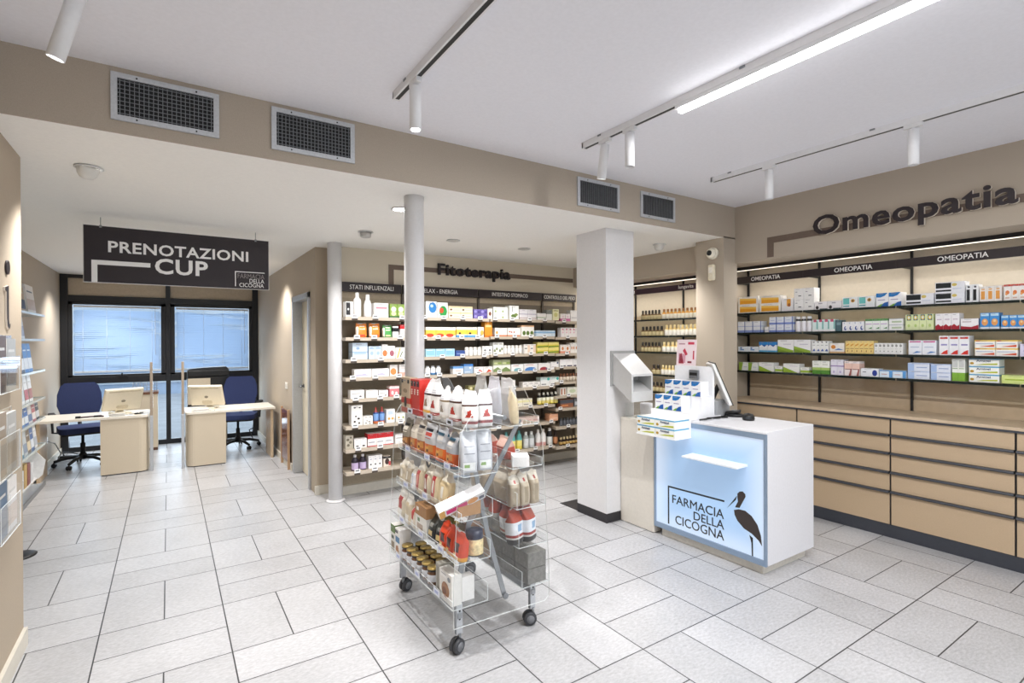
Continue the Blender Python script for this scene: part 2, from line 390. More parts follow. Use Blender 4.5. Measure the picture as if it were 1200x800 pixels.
def spotlight(x, y, tilt_x, tilt_y, label, lit=True, L=.2, top=ZC - .036):
    t = thing('track_spotlight', label, 'spotlight', (x, y, top), group='white cylinder track spotlights')
    b = MB(); b.box(-.013, -.045, -.022, .013, .045, .001, TR); b.build('adapter', t, bevel=.002)
    Mx = Matrix.Translation((0, 0, -.03)) @ Matrix.Rotation(tilt_x, 4, 'X') @ Matrix.Rotation(tilt_y, 4, 'Y')
    b = MB(); b.lathe([(.0, .0), (.024, 0), (.027, -.003), (.027, -L), (.024, -L), (.022, -L + .012), (0, -L + .012)], TR, n=28, M=Mx)
    b.lathe([(.01, .02), (.01, -.002)], TR, M=Mx, n=12); b.build('barrel', t)
    b = MB(); b.lathe([(0, -L + .011), (.0215, -L + .011)], GLOW if lit else mat('e8e8e8', .3), n=24, M=Mx); b.build('lens', t)
    SPOTS.append((t, Mx, L))
spotlight(.96, 2.26, 0, 0, 'white spotlight hanging straight on the leftmost track')
spotlight(2.20, 2.31, R(14), R(-4), 'white spotlight tilted towards the beam on the middle track')
spotlight(2.20, 2.11, R(-4), R(4), 'white spotlight on middle track, next to glowing tube', False)
spotlight(3.50, 2.045, 0, 0, 'white spotlight on the right track, further from the viewer', False)
spotlight(3.50, 1.203, 0, 0, 'white spotlight on the right track, nearer the viewer', False)
spotlight(-.255, 2.34, R(8), R(16), 'white spotlight cut off by the top left picture edge', True, .24, ZC - .002)
# LED tube on the middle track
t = thing('linear_ceiling_light', 'long glowing tube lamp clipped to the middle track', 'lamp', (2.20, 1.78, ZC - .036))
b = MB(); b.box(-.017, -2.9, -.02, .017, 0, .002, TR); b.build('housing', t)
b = MB(); b.box(-.015, -2.9, -.042, .015, -.02, -.0201, emis('ffffff', 7)); b.build('diffuser', t)
# recessed downlights in the lower ceiling
def downlight(x, y, label, kind):
    t = thing('ceiling_downlight', label, 'ceiling light', (x, y, ZS), group='downlights in the lower ceiling')
    b = MB(); b.lathe([(.062, -.002), (.066, -.008), (.055, -.01), (.05, -.002)], mat('d8d8d6', .35), n=32); b.build('trim_ring', t)
    b = MB()
    if kind == 'eye':
        b.lathe([(.05, 0), (.05, -.02), (.043, -.045), (.03, -.062), (.0, -.07)], mat('d9d7d2', .35, noise=.02), n=32, M=Matrix.Rotation(R(12), 4, 'Y')); b.build('swivel_housing', t)
        b = MB(); b.lathe([(0, -.004), (.05, -.0045)], GLOW, n=24, M=Matrix.Translation((-.012, 0, 0))); b.build('lens', t)
    elif kind == 'drum':
        b.lathe([(.045, 0), (.045, -.045), (.04, -.05), (.0, -.05)], mat('bdbcb8', .4, .3), n=32); b.build('drum_housing', t)
    else:
        b.lathe([(0, -.006), (.05, -.0065)], GLOW if kind == 'lit' else mat('c9c7c0', .4), n=24); b.build('lens', t)
downlight(-.352, 3.60, 'white swivel downlight at far left near the beam', 'eye')
downlight(1.39, 3.55, 'lit downlight just left of the front round column', 'lit')
downlight(1.43, 4.46, 'grey drum downlight between the two round columns', 'drum')
downlight(2.244, 4.40, 'flat downlight in front of the Fitoterapia lettering', 'flat')
downlight(3.07, 4.42, 'flat downlight just left of the square column', 'flat')
downlight(4.06, 3.50, 'white swivel downlight just right of the square column', 'eye')

# security camera and sensor on the pier
t = thing('security_camera', 'white dome security camera high on the pier', 'camera', (4.293, 3.057, 2.355), R(-90))
b = MB(); RX = Matrix.Rotation(R(90), 4, 'X'); b.lathe([(.056, 0), (.056, .02), (.05, .028)], mat('efe9d8', .4), M=RX, n=32); b.build('mount', t)
b = MB(); b.lathe([(.05, .028), (.046, .045), (.03, .06), (.0, .066)], mat('f0ead9', .35), M=RX, n=32); b.build('dome', t)
b = MB(); b.lathe([(.026, .055), (.024, .07), (.0, .073)], BLACK, M=RX, n=24); b.build('lens', t)
t = thing('motion_sensor', 'cream motion sensor below the security camera', 'sensor', (4.293, 3.06, 2.175), R(-90))
b = MB(); b.box(-.032, -.04, -.075, .032, 0, .075, mat('efe6cd', .4)); b.build('housing', t, bevel=.012)
bx('sensor_window', (-.02, -.043, -.005, .02, -.04, .05), mat('f7f2e4', .3), t)

# ------------------------------------------------------------------ wall and hanging signs
SW = mat('f4f3f1', .5, noise=0); SG = mat('8d8482', .5, noise=0); BAND = mat('6f5f53', .6, noise=.05)
t = thing('hanging_sign', 'dark hanging sign reading PRENOTAZIONI CUP over the two desks', 'sign', (-.523, 5.0, 1.998))
bx('board', (0, 0, 0, 1.262, .02, .424), AUB, t); bx('board_edge', (-.004, .003, -.003, 1.266, .023, .427), mat('d9d6d2', .4), t)
text('PRENOTAZIONI', .957, .088, SW, t, (.145, -.0, .230), bold=.022); text('CUP', .363, .125, SW, t, (.438, 0, .085), bold=.025)
b = MB(); b.prism([(.045, 0), (.045, .166), (.409, .166), (.409, .132), (.08, .132), (.08, 0)], -.002, 0, SW, 'y'); b.build('bracket_mark', t)
b = MB(); b.prism([(1.0, .018), (1.0, .146), (1.23, .146), (1.23, .139), (1.007, .139), (1.007, .018)], -.002, 0, SW, 'y'); b.build('thin_bracket_mark', t)
text('FARMACIA', .208, .04, SG, t, (1.02, 0, .088)); text('DELLA', .115, .034, SW, t, (1.111, 0, .052)); text('CICOGNA', .19, .034, SW, t, (1.033, 0, .014))
b = MB()
for x in (.1, 1.16): b.tube([(x, .01, .42), (x, .01, .495)], .0025, STEEL, 6); b.box(x - .008, -.003, .412, x + .008, .012, .43, STEEL)
b.build('hanging_wire', t)

INKD = mat('1d1518', .6, noise=.02)
t = thing('wall_sign', 'raised dark Fitoterapia lettering on brown band', 'sign', (1.0, 5.30, 0))
b = MB(); b.prism([(.94, 2.135), (.94, 2.349), (3.46, 2.349), (3.46, 2.298), (.997, 2.298), (.997, 2.135)], -.004, 0, BAND, 'y'); b.build('band', t)
text('Fitoterapia', .955, .165, INKD, t, (1.50, -.012, 2.236), side=INKD, depth=.024, bold=.025)
t = thing('wall_sign', 'raised dark Omeopatia lettering on brown band', 'sign', (4.47, 3.0, 0), R(-90))
b = MB(); b.prism([(.37, 2.275), (.37, 2.452), (6, 2.452), (6, 2.398), (.428, 2.398), (.428, 2.275)], -.004, 0, BAND, 'y'); b.build('band', t)
SD = mat('e7dccd', .4, noise=0)
text('Omeopatia', 1.245, .205, AUB, t, (.78, -.012, 2.346), side=SD, depth=.024, bold=.025)
# letter i on the near wall
t = thing('wall_sign', 'raised dark letter i on the near left wall', 'sign', (-.625, 3.25, 1.6), R(90))
b = MB(); b.lathe([(.033, 0), (.033, .007)], AUB, n=24, M=Matrix.Translation((.06, 0, .295)) @ Matrix.Rotation(R(90), 4, 'X')); b.build('letter_dot', t)
b = MB(); b.prism([(0.0, .20), (.0, .185), (.028, .18), (.028, .06), (.04, .022), (.07, .008), (.092, .02), (.092, .036), (.075, .034), (.066, .05), (.066, .212)], -.007, 0, AUB, 'y', side=SD); b.build('letter_stem', t)

# ------------------------------------------------------------------ product designs  (u across 0..1, v up 0..1)
K = {
'white_black': ('f1efec', [('r',.05,.12,.62,.95,'1b1a1e'),('e',.34,.5,.12,.07,'e4e2e0')], .09),
'pinktext': ('f5f2f0', [('r',.1,.6,.9,.72,'d78a98'),('r',.15,.8,.6,.84,'d9c9cc')], .1),
'greenflower': ('8fae4f', [('e',.5,.62,.36,.2,'f0f0dc'),('e',.5,.3,.34,.16,'dfe8b0'),('r',0,0,1,.12,'2f6b3c')], .09),
'blackwhite': ('f2f0ee', [('r',0,.52,1,.86,'17171a')], .08), 'redwhite': ('f3efed', [('r',0,.66,1,1,'c62a2d'),('r',.1,.2,.5,.4,'e3c7c5')], .08),
'paleblue': ('c9d9ea', [('r',.1,.3,.9,.46,'a9c1dd'),('e',.35,.66,.12,.08,'8aa5c8'),('r',0,.42,1,.46,'8fb0d4')], .14), 'paleblue2': ('c3d5ea', [('e',.5,.45,.25,.14,'9fb8d9'),('r',.1,.8,.9,.88,'8ba6cc')], .1),
'orangeflower': ('f3eeea', [('e',.5,.38,.4,.22,'dd7a45')], .08), 'pinkflower': ('f4f0ee', [('e',.55,.42,.34,.24,'a05c68')], .08),
'stripes': ('f5f2ec', [('p',[(.1,.05),(.25,.05),(.55,.95),(.42,.95)],'d9b04a'),('p',[(.4,.1),(.5,.1),(.75,.6),(.68,.65)],'3d5a2e')], .08),
'lilac': ('f4f2f2', [('p',[(.05,.12),(.85,.2),(.6,.45),(.05,.3)],'b9b6dd'),('r',.08,.6,.7,.68,'cfcbd6')], .09),
'orangeleaf': ('f4efea', [('e',.45,.4,.4,.3,'d98b4c')], .08), 'orangeleaf2': ('f3efec', [('r',0,.0,1,.3,'e2a392'),('r',.2,.6,.8,.68,'cfc8c4')], .08),
'greyprint': ('f2f0ee', [('r',.08,.55,.7,.66,'b9b6b6'),('e',.72,.25,.1,.1,'6d6b70')], .09), 'greyprint2': ('f3f1ef', [('r',.1,.62,.8,.68,'aab0bc'),('r',.1,.3,.5,.36,'c4c4c8')], .09),
'pinkbox': ('d97b82', [('r',0,.75,1,1,'f1e6e4'),('e',.3,.35,.14,.2,'f1d8d6'),('e',.7,.3,.14,.16,'f3e3e0')], .09),
'dots': ('f3f0ec', [('e',.3,.2,.1,.05,'2a2422'),('e',.65,.34,.12,.05,'2a2422'),('e',.4,.46,.08,.04,'3a302c'),('e',.7,.12,.08,.05,'2a2422'),('e',.3,.88,.1,.03,'2a2422'),('e',.75,.88,.1,.03,'2a2422')], .09),
'sun': ('f2f2f2', [('e',.3,.3,.16,.1,'e3a85a'),('e',.72,.3,.16,.1,'e3a85a'),('r',.2,.6,.8,.86,'c6d5e8')], .08), 'sun2': ('f1efe9', [('e',.3,.5,.1,.12,'c9a54a'),('e',.78,.5,.1,.12,'9fae55'),('r',.2,.15,.7,.25,'55525c')], .08),
'floral': ('b9b2a2', [('e',.3,.7,.2,.1,'6e6757'),('e',.65,.5,.2,.1,'7b7464'),('e',.35,.3,.2,.1,'6e6757'),('e',.7,.85,.14,.08,'6e6757')], .09),
'whitetab': ('f2f0ee', [('r',.3,.15,.7,.3,'2b2b2e')], .08), 'redtop': ('f2efee', [('r',0,.62,1,1,'c8252a'),('r',.1,.3,.8,.38,'a9a9b5'),('r',0,.02,1,.08,'c8252a')], .1),
'slimwhite': ('f2f1f1', [('e',.5,.32,.2,.06,'2a2a2e'),('r',.3,.7,.7,.76,'9da3b5')], .08), 'face': ('e8dccf', [('e',.5,.5,.32,.3,'3a2622'),('r',0,.8,1,1,'2c2826'),('r',.7,.1,1,.5,'b8484a')], .08),
'bluedisc': ('f3f4f6', [('e',.62,.62,.36,.34,'2f7fc4'),('e',.55,.72,.14,.1,'bcd9f0')], .1), 'greendisc': ('f2f3f1', [('e',.55,.42,.38,.36,'2f9648'),('e',.4,.48,.2,.18,'d5532f')], .1),
'cream': ('f3ead6', [('r',0,.7,1,1,'efd9ae'),('e',.2,.4,.1,.16,'7b5a3c'),('r',.4,.3,.9,.38,'cdbb9c')], .09), 'purple': ('6c60a8', [('e',.3,.5,.2,.3,'9d93cf'),('e',.75,.4,.16,.3,'4a3f86')], .09),
'brownfig': ('efe9e4', [('e',.5,.5,.3,.2,'7d4e38')], .08),
'yelred': ('f4eee4', [('r',0,.2,1,.72,'efc651'),('e',.4,.2,.4,.18,'c94c32'),('r',0,.72,1,1,'f5f2ee')], .09), 'yelblue': ('f4eee4', [('r',0,.3,1,.75,'efc94f'),('r',0,.0,1,.22,'5a9bd0'),('e',.3,.4,.12,.1,'33322f')], .09),
'yelside': ('f2eee8', [('e',.7,.45,.3,.25,'e2b556'),('e',.5,.2,.12,.06,'333')], .08), 'orangetall': ('e5962f', [('r',.1,.6,.9,.75,'f0c98a'),('r',0,.9,1,1,'b9642a'),('r',0,.0,1,.12,'d07a2d')], .08),
'skyblue': ('a9d2ea', [('r',.08,.2,.92,.75,'8fc3e2'),('r',.1,.8,.7,.9,'e7f1f6')], .09), 'navylow': ('3a5596', [('r',.1,.3,.8,.5,'7f95c8')], .08), 'greyicon': ('efeeec', [('e',.5,.55,.22,.12,'6f7277'),('r',.2,.2,.8,.3,'8a8c90')], .08),
'bluetop': ('f1f1f3', [('r',0,.7,1,1,'6ea3db'),('r',.2,.35,.8,.48,'e6b7a7')], .08), 'bluetall': ('9fb7d2', [('r',0,.78,1,1,'3f83cf'),('e',.7,.6,.12,.1,'e8eef5'),('r',.1,.1,.7,.2,'cfdae6')], .08),
'redlow': ('f3f0ee', [('p',[(.3,.0),(.95,.2),(.6,.6)],'d2553c'),('r',.1,.75,.5,.85,'b9b3b0')], .08), 'olive': ('8e8a5c', [('e',.3,.5,.16,.3,'d7cfa0'),('e',.7,.4,.16,.3,'5c5a38')], .08),
'greenwhite': ('f1f2ee', [('e',.3,.3,.14,.2,'9fb27f'),('r',.1,.7,.6,.78,'b6bcae')], .09), 'planttall': ('f3f3ef', [('e',.45,.25,.3,.13,'5f7a3d'),('e',.7,.35,.2,.1,'7c9350'),('r',.25,.55,.32,.95,'8b8f8a')], .1),
'lilacgrey': ('e6e4e8', [('r',0,.5,1,.58,'b7b3c4'),('r',0,.1,1,.2,'c8b7b4')], .09), 'greylow': ('efeeec', [('r',0,.3,1,.42,'98ab8b')], .08), 'greylow2': ('f0efed', [('r',0,.6,1,1,'7d827c')], .08), 'paleyellow': ('f0edc4', [('e',.5,.5,.3,.2,'d9d68a'),('r',.1,.8,.9,.9,'c4bf80')], .08),
'orangewhite': ('f2efea', [('r',0,.0,1,.16,'cf7a50'),('e',.15,.45,.08,.18,'d99b3f')], .09), 'orangewhite2': ('f2efea', [('r',0,.0,1,.16,'d38a62'),('e',.3,.5,.06,.08,'c0524a'),('e',.5,.5,.06,.08,'c0524a'),('e',.15,.55,.06,.08,'c0524a')], .09),
'leafrow': ('f3f1ec', [('e',.2,.3,.13,.2,'5f7a3a'),('e',.5,.3,.13,.2,'5f7a3a'),('e',.82,.3,.13,.2,'5f7a3a'),('r',0,.86,1,1,'eab98e')], .09), 'bluelow': ('cfe0ee', [('r',0,.55,1,.8,'8cb6dc'),('r',.1,.2,.8,.35,'e9f1f7')], .08),
'floragrey': ('efefec', [('e',.3,.3,.2,.12,'7d8a66'),('e',.7,.45,.2,.12,'8f9a78'),('r',.1,.8,.9,.88,'c9ccc6')], .08), 'peachtop': ('f1eeea', [('r',.6,.1,1,.9,'ecd2b9'),('r',.1,.5,.5,.6,'6f7278')], .08),
'yellow': ('e8d65a', [('r',0,.55,1,1,'f1e48c'),('p',[(0,.0),(1,.15),(1,.35),(0,.3)],'7f9a3c')], .09), 'olivewave': ('eeefe6', [('r',0,.55,1,1,'a7b08a'),('p',[(0,.2),(.5,.4),(1,.15),(1,.0),(0,.0)],'7f9460'),('e',.3,.72,.25,.08,'c7d09a'),('e',.75,.72,.25,.08,'8ca055')], .1),
'bluewave': ('f0f1f1', [('e',.55,.1,.35,.35,'7fb2bd'),('r',.1,.7,.6,.8,'d9b7b0')], .09), 'bluewave2': ('f1f1f3', [('e',.5,.1,.45,.4,'4f8ad0'),('r',.1,.75,.7,.85,'e1c0ba')], .09), 'redhill': ('f1efee', [('e',.45,.1,.35,.35,'a93a45'),('r',.6,.1,1,.25,'5d6d96')], .09),
'whitebl': ('f2f1f2', [('e',.85,.85,.12,.12,'4a5577'),('r',.1,.3,.7,.38,'c9c7cc')], .08), 'tealcorner': ('eff1f1', [('r',0,.7,1,1,'cfe3e2'),('e',.85,.8,.14,.18,'46b2a8'),('r',.1,.15,.6,.25,'6d7280')], .09),
'creamlow': ('efeadb', [('r',0,.55,1,.8,'f0e9b2'),('r',.1,.2,.6,.32,'8f8f95')], .09), 'pinklow': ('e9cfc8', [('r',.1,.4,.8,.55,'d9aaa4')], .09), 'orangebox': ('eab08d', [('r',.1,.3,.9,.4,'f4d8c6')], .09),
'pinkrow': ('f2eded', [('r',0,0,1,.35,'d878b0'),('e',.5,.6,.2,.15,'ecd0dd')], .08), 'pinkslim': ('f3eff0', [('e',.5,.8,.25,.08,'d86f92'),('e',.5,.5,.18,.1,'ecb9c9')], .07),
'orangefig': ('f1ebe4', [('e',.5,.55,.2,.2,'d98c4c'),('r',0,0,1,.25,'ea9f86')], .08), 'orangefig2': ('f2efec', [('e',.3,.5,.12,.16,'d98c4c'),('e',.75,.5,.12,.16,'d98c4c')], .08), 'whitenavy': ('f2f1f3', [('r',.1,.02,.9,.16,'3c3f63')], .08),
'brownpair': ('f0ece6', [('r',.3,.1,.7,.85,'b0643c')], .07), 'creamgreen': ('eeeee2', [('e',.5,.5,.3,.25,'ccd8b8')], .08), 'brownpack': ('9d6a52', [('r',0,.5,1,.9,'5b5f6a'),('r',.1,.15,.6,.35,'d78b5c')], .08), 'greyside': ('7d7f82', [('r',.1,.2,.7,.6,'d0d4d8')], .08),
# right wall
'yellowbox': ('f3f0ea', [('p',[(.08,.1),(.92,.1),(.92,.72),(.08,.82)],'eda62a'),('p',[(.08,.55),(.92,.5),(.92,.72),(.08,.82)],'f5c65a')], .11), 'orangemark': ('efeef2', [('r',.45,.4,.8,.95,'e8a63c'),('r',.55,.35,.75,.6,'9c5a2c')], .1),
'cube': ('f3f3f3', [('r',.15,.65,.35,.72,'9a98a2'),('r',.45,.28,.75,.36,'4c4d5a')], .1), 'bird': ('efedf0', [('e',.2,.25,.12,.22,'2b292c'),('r',.3,.7,.6,.8,'9b97a4'),('r',.4,0,1,.12,'4d5b62')], .1),
'tealcard': ('eef1f3', [('r',.05,.35,.45,.92,'6fc3c0'),('e',.68,.66,.13,.16,'c99a4a'),('e',.68,.66,.05,.08,'332b22'),('r',.05,.14,.45,.24,'4e9aa8')], .1),
'swoosh': ('f4f5f7', [('p',[(0,1),(.95,1),(.7,.78),(.35,.68),(0,.7)],'1f77c0'),('p',[(.2,.0),(1,.0),(1,.34),(.7,.28),(.4,.12)],'1f5fae'),('p',[(.05,.0),(.35,.0),(.6,.2),(.35,.16)],'7cb342'),('r',.15,.46,.75,.52,'a9a2bf')], .1),
'blackband': ('eef0f6', [('r',.02,.45,.55,.95,'101a1e'),('r',.02,.12,.55,.28,'101a1e'),('e',.66,.72,.09,.14,'d8c36a'),('r',.6,.3,.9,.4,'d6dbe8')], .1), 'blackslim': ('eef0f2', [('r',.1,.1,.62,.72,'14151a'),('e',.45,.86,.2,.05,'3a3a3f')], .08), 'orangeslim': ('f0ebe6', [('r',.2,.15,.75,.68,'e8a04a'),('e',.5,.8,.28,.05,'e9b271')], .08),
'nutred': ('f4f0ec', [('r',0,.88,1,1,'c6463a'),('e',.5,.5,.28,.13,'dd7a3c'),('e',.35,.4,.16,.08,'e9a35c'),('r',.2,.12,.8,.2,'d7b9a8')], .09),
'bluewhite': ('eef1f8', [('r',0,0,1,.2,'8fa3dc'),('r',0,.52,1,.58,'b6c2e4'),('r',.92,0,1,1,'2a55a8')], .1), 'tinywhite': ('f1f2f4', [('r',.1,.2,.8,.4,'c2cae0')], .06), 'bluewhite2': ('e7ecf7', [('r',0,0,1,.25,'7d92d4'),('r',.9,0,1,1,'2a4da6'),('r',.15,.5,.7,.58,'b4bfe0')], .1),
'pinkcap': ('dff0f0', [('r',.2,.8,.75,1,'d14a76'),('r',.75,.2,1,.9,'7fb8b4'),('r',0,0,1,.14,'f5f6f6')], .07), 'darkteal': ('4d6a72', [('r',.2,.55,.9,.8,'7f9aa2')], .08),
'bluedrop': ('f3f4f8', [('e',.6,.3,.26,.22,'2f4fa0'),('e',.7,.34,.14,.14,'f3f4f8'),('e',.4,.82,.1,.06,'9fb4d8')], .07), 'greenhill': ('f0f4f0', [('r',0,.82,1,1,'5f9a5a'),('r',.05,.52,.9,.6,'c9b3d4'),('p',[(.4,.16),(.9,.3),(.9,.16)],'3f8a4a')], .08), 'greyband': ('f2f3f2', [('r',.2,.3,.9,.6,'b9c9a9'),('r',0,.86,1,1,'c6ccd0')], .09),
'limecircle': ('dfe9b6', [('r',.18,.62,.82,.98,'2f5a78'),('e',.5,.8,.26,.15,'e8d44a'),('e',.5,.8,.14,.08,'e6e9f5'),('e',.5,.28,.2,.1,'b7cf7a')], .09), 'redwave': ('f3f1f4', [('p',[(0,0),(1,0),(1,.28),(.7,.2),(.35,.34),(0,.22)],'a81f33'),('r',.2,.6,.8,.66,'c9bccb')], .09), 'redwavelow': ('f3f1f3', [('p',[(0,0),(1,0),(1,.4),(.6,.2),(0,.3)],'a81f33'),('r',.1,.65,.6,.75,'c4b7bb')], .09),
'bluebear': ('3f8fd4', [('r',.08,.8,.92,.96,'bfe0f4'),('e',.5,.42,.34,.22,'e8a05c'),('e',.5,.5,.16,.08,'f3d09c'),('r',0,0,1,.12,'e9eef4')], .08),
'lowblue': ('eef4fa', [('r',.2,.25,.6,.5,'6f9fd0'),('e',.3,.7,.1,.15,'3d6fb0')], .08), 'bluemount': ('f2f5f8', [('r',0,.7,1,1,'2f86cc'),('p',[(0,.7),(.25,.7),(.1,.56)],'2a5fae'),('p',[(.3,.7),(.9,.7),(.65,.5)],'2a5fae'),('r',0,0,1,.16,'5fb4e0')], .08),
'greenwedge': ('f2f2f4', [('p',[(0,0),(1,0),(1,.16),(0,.5)],'94b23a'),('p',[(0,0),(.75,0),(0,.3)],'7c9a2e'),('r',.35,.62,.85,.67,'c2bfd0')], .1), 'bluepeak': ('f0f1f0', [('p',[(.1,.14),(.9,.14),(.6,.36)],'3f5fa8'),('e',.5,.9,.2,.05,'3a3d42'),('r',.2,.62,.8,.68,'b5b8ba')], .07),
'orangeblob': ('f1ece6', [('e',.25,.62,.16,.2,'d88a3a'),('p',[(.3,.3),(.95,.34),(.6,.48)],'4f7fc0'),('r',0,0,1,.16,'e0b88a')], .08), 'yellowrow': ('f0d48a', [('p',[(.15,.55),(.85,.7),(.85,.8),(.15,.68)],'d99b3a'),('r',.1,.36,.9,.42,'b58f55'),('e',.5,.2,.12,.08,'a8824a')], .08), 'dotgrey': ('eeeeec', [('e',.5,.76,.3,.12,'9a9c98'),('e',.5,.26,.14,.06,'8a8c8a'),('r',.2,.46,.8,.5,'c4c6c4')], .07),
'pinkblue': ('eef1f8', [('r',.08,.85,.92,.95,'d06a9a'),('p',[(.3,.08),(1,.2),(.6,.24)],'3f7fc8'),('r',.15,.5,.8,.56,'b9c2d8')], .08), 'redcorner': ('f2f2f6', [('r',.1,.84,.9,.94,'cf3a2c'),('p',[(.15,.05),(.9,.05),(.9,.28),(.5,.2)],'d6342a'),('r',.2,.5,.85,.58,'9a94c4')], .1), 'yellowred': ('f3f0ea', [('r',0,.82,1,1,'f0cf6a'),('p',[(.25,.18),(.95,.14),(.95,.42)],'d9562f'),('r',.05,.5,.9,.6,'aebad6'),('r',.05,.84,.25,.94,'d0503a')], .1), 'lilacplain': ('d9d3ea', [('r',.2,.4,.8,.5,'b5a9d4')], .09),
'greenside': ('f1f3ee', [('p',[(0,0),(.3,0),(.45,1),(0,1)],'8fae3f'),('r',.5,.4,.9,.48,'c6c9d2')], .08), 'greendiag': ('f3f4f2', [('p',[(0,0),(.9,0),(0,.62)],'9ab83a'),('r',.4,.7,.9,.76,'cfcbd8')], .09), 'greenlow': ('f2f3f0', [('r',0,.1,1,.5,'9ab83a'),('r',.2,.7,.8,.8,'c6c6c8')], .08), 'greenslim': ('f1f3ec', [('r',0,0,1,.3,'4f8a2f'),('r',0,.3,1,.5,'a9c46a'),('r',.2,.7,.8,.76,'c2c8b8')], .08),
'lilacslim': ('e8e5f1', [('r',0,.55,1,.62,'9c7fb8'),('e',.5,.2,.18,.08,'c3b8da')], .09), 'pinkslimb': ('efe4e2', [('r',0,.45,1,.85,'ecc9bc'),('p',[(.6,0),(.9,0),(1,.4),(.85,.5)],'9a5a55'),('r',.1,.42,1,.47,'8a5a58')], .09), 'bluecircle': ('eef1f6', [('e',.78,.45,.14,.38,'2a3f96'),('r',.1,.5,.3,.6,'5f636f')], .08), 'bluelong': ('dce9f5', [('r',.75,0,1,1,'5f9fdc'),('r',.15,.4,.6,.5,'c79a94'),('r',0,.86,1,1,'6fa6dc')], .08), 'bluestack': ('dfe6f4', [('r',0,0,.3,1,'a9c2ea'),('r',.4,.4,.9,.5,'8fa3cf'),('r',0,.86,1,1,'c2d0ec')], .09),
'greenslim2': ('eff2ec', [('r',0,0,1,.38,'7fb03a'),('r',.1,.62,.9,.95,'c9ccca'),('r',.1,.55,.9,.58,'6a8f52')], .08), 'arnica': ('f2f3ee', [('r',0,.84,1,1,'5fa9d0'),('p',[(.2,.12),(.95,.2),(.95,.4),(.5,.3)],'b9c23a'),('e',.1,.34,.07,.16,'b9922c'),('x','Arnigel',.25,.46,.72,.80,'3c4a6a')], .12), 'limelow': ('d3e08a', [('r',.1,.4,.8,.55,'9fb83a'),('p',[(.6,0),(1,0),(1,.3)],'f2f4e6')], .1),
}
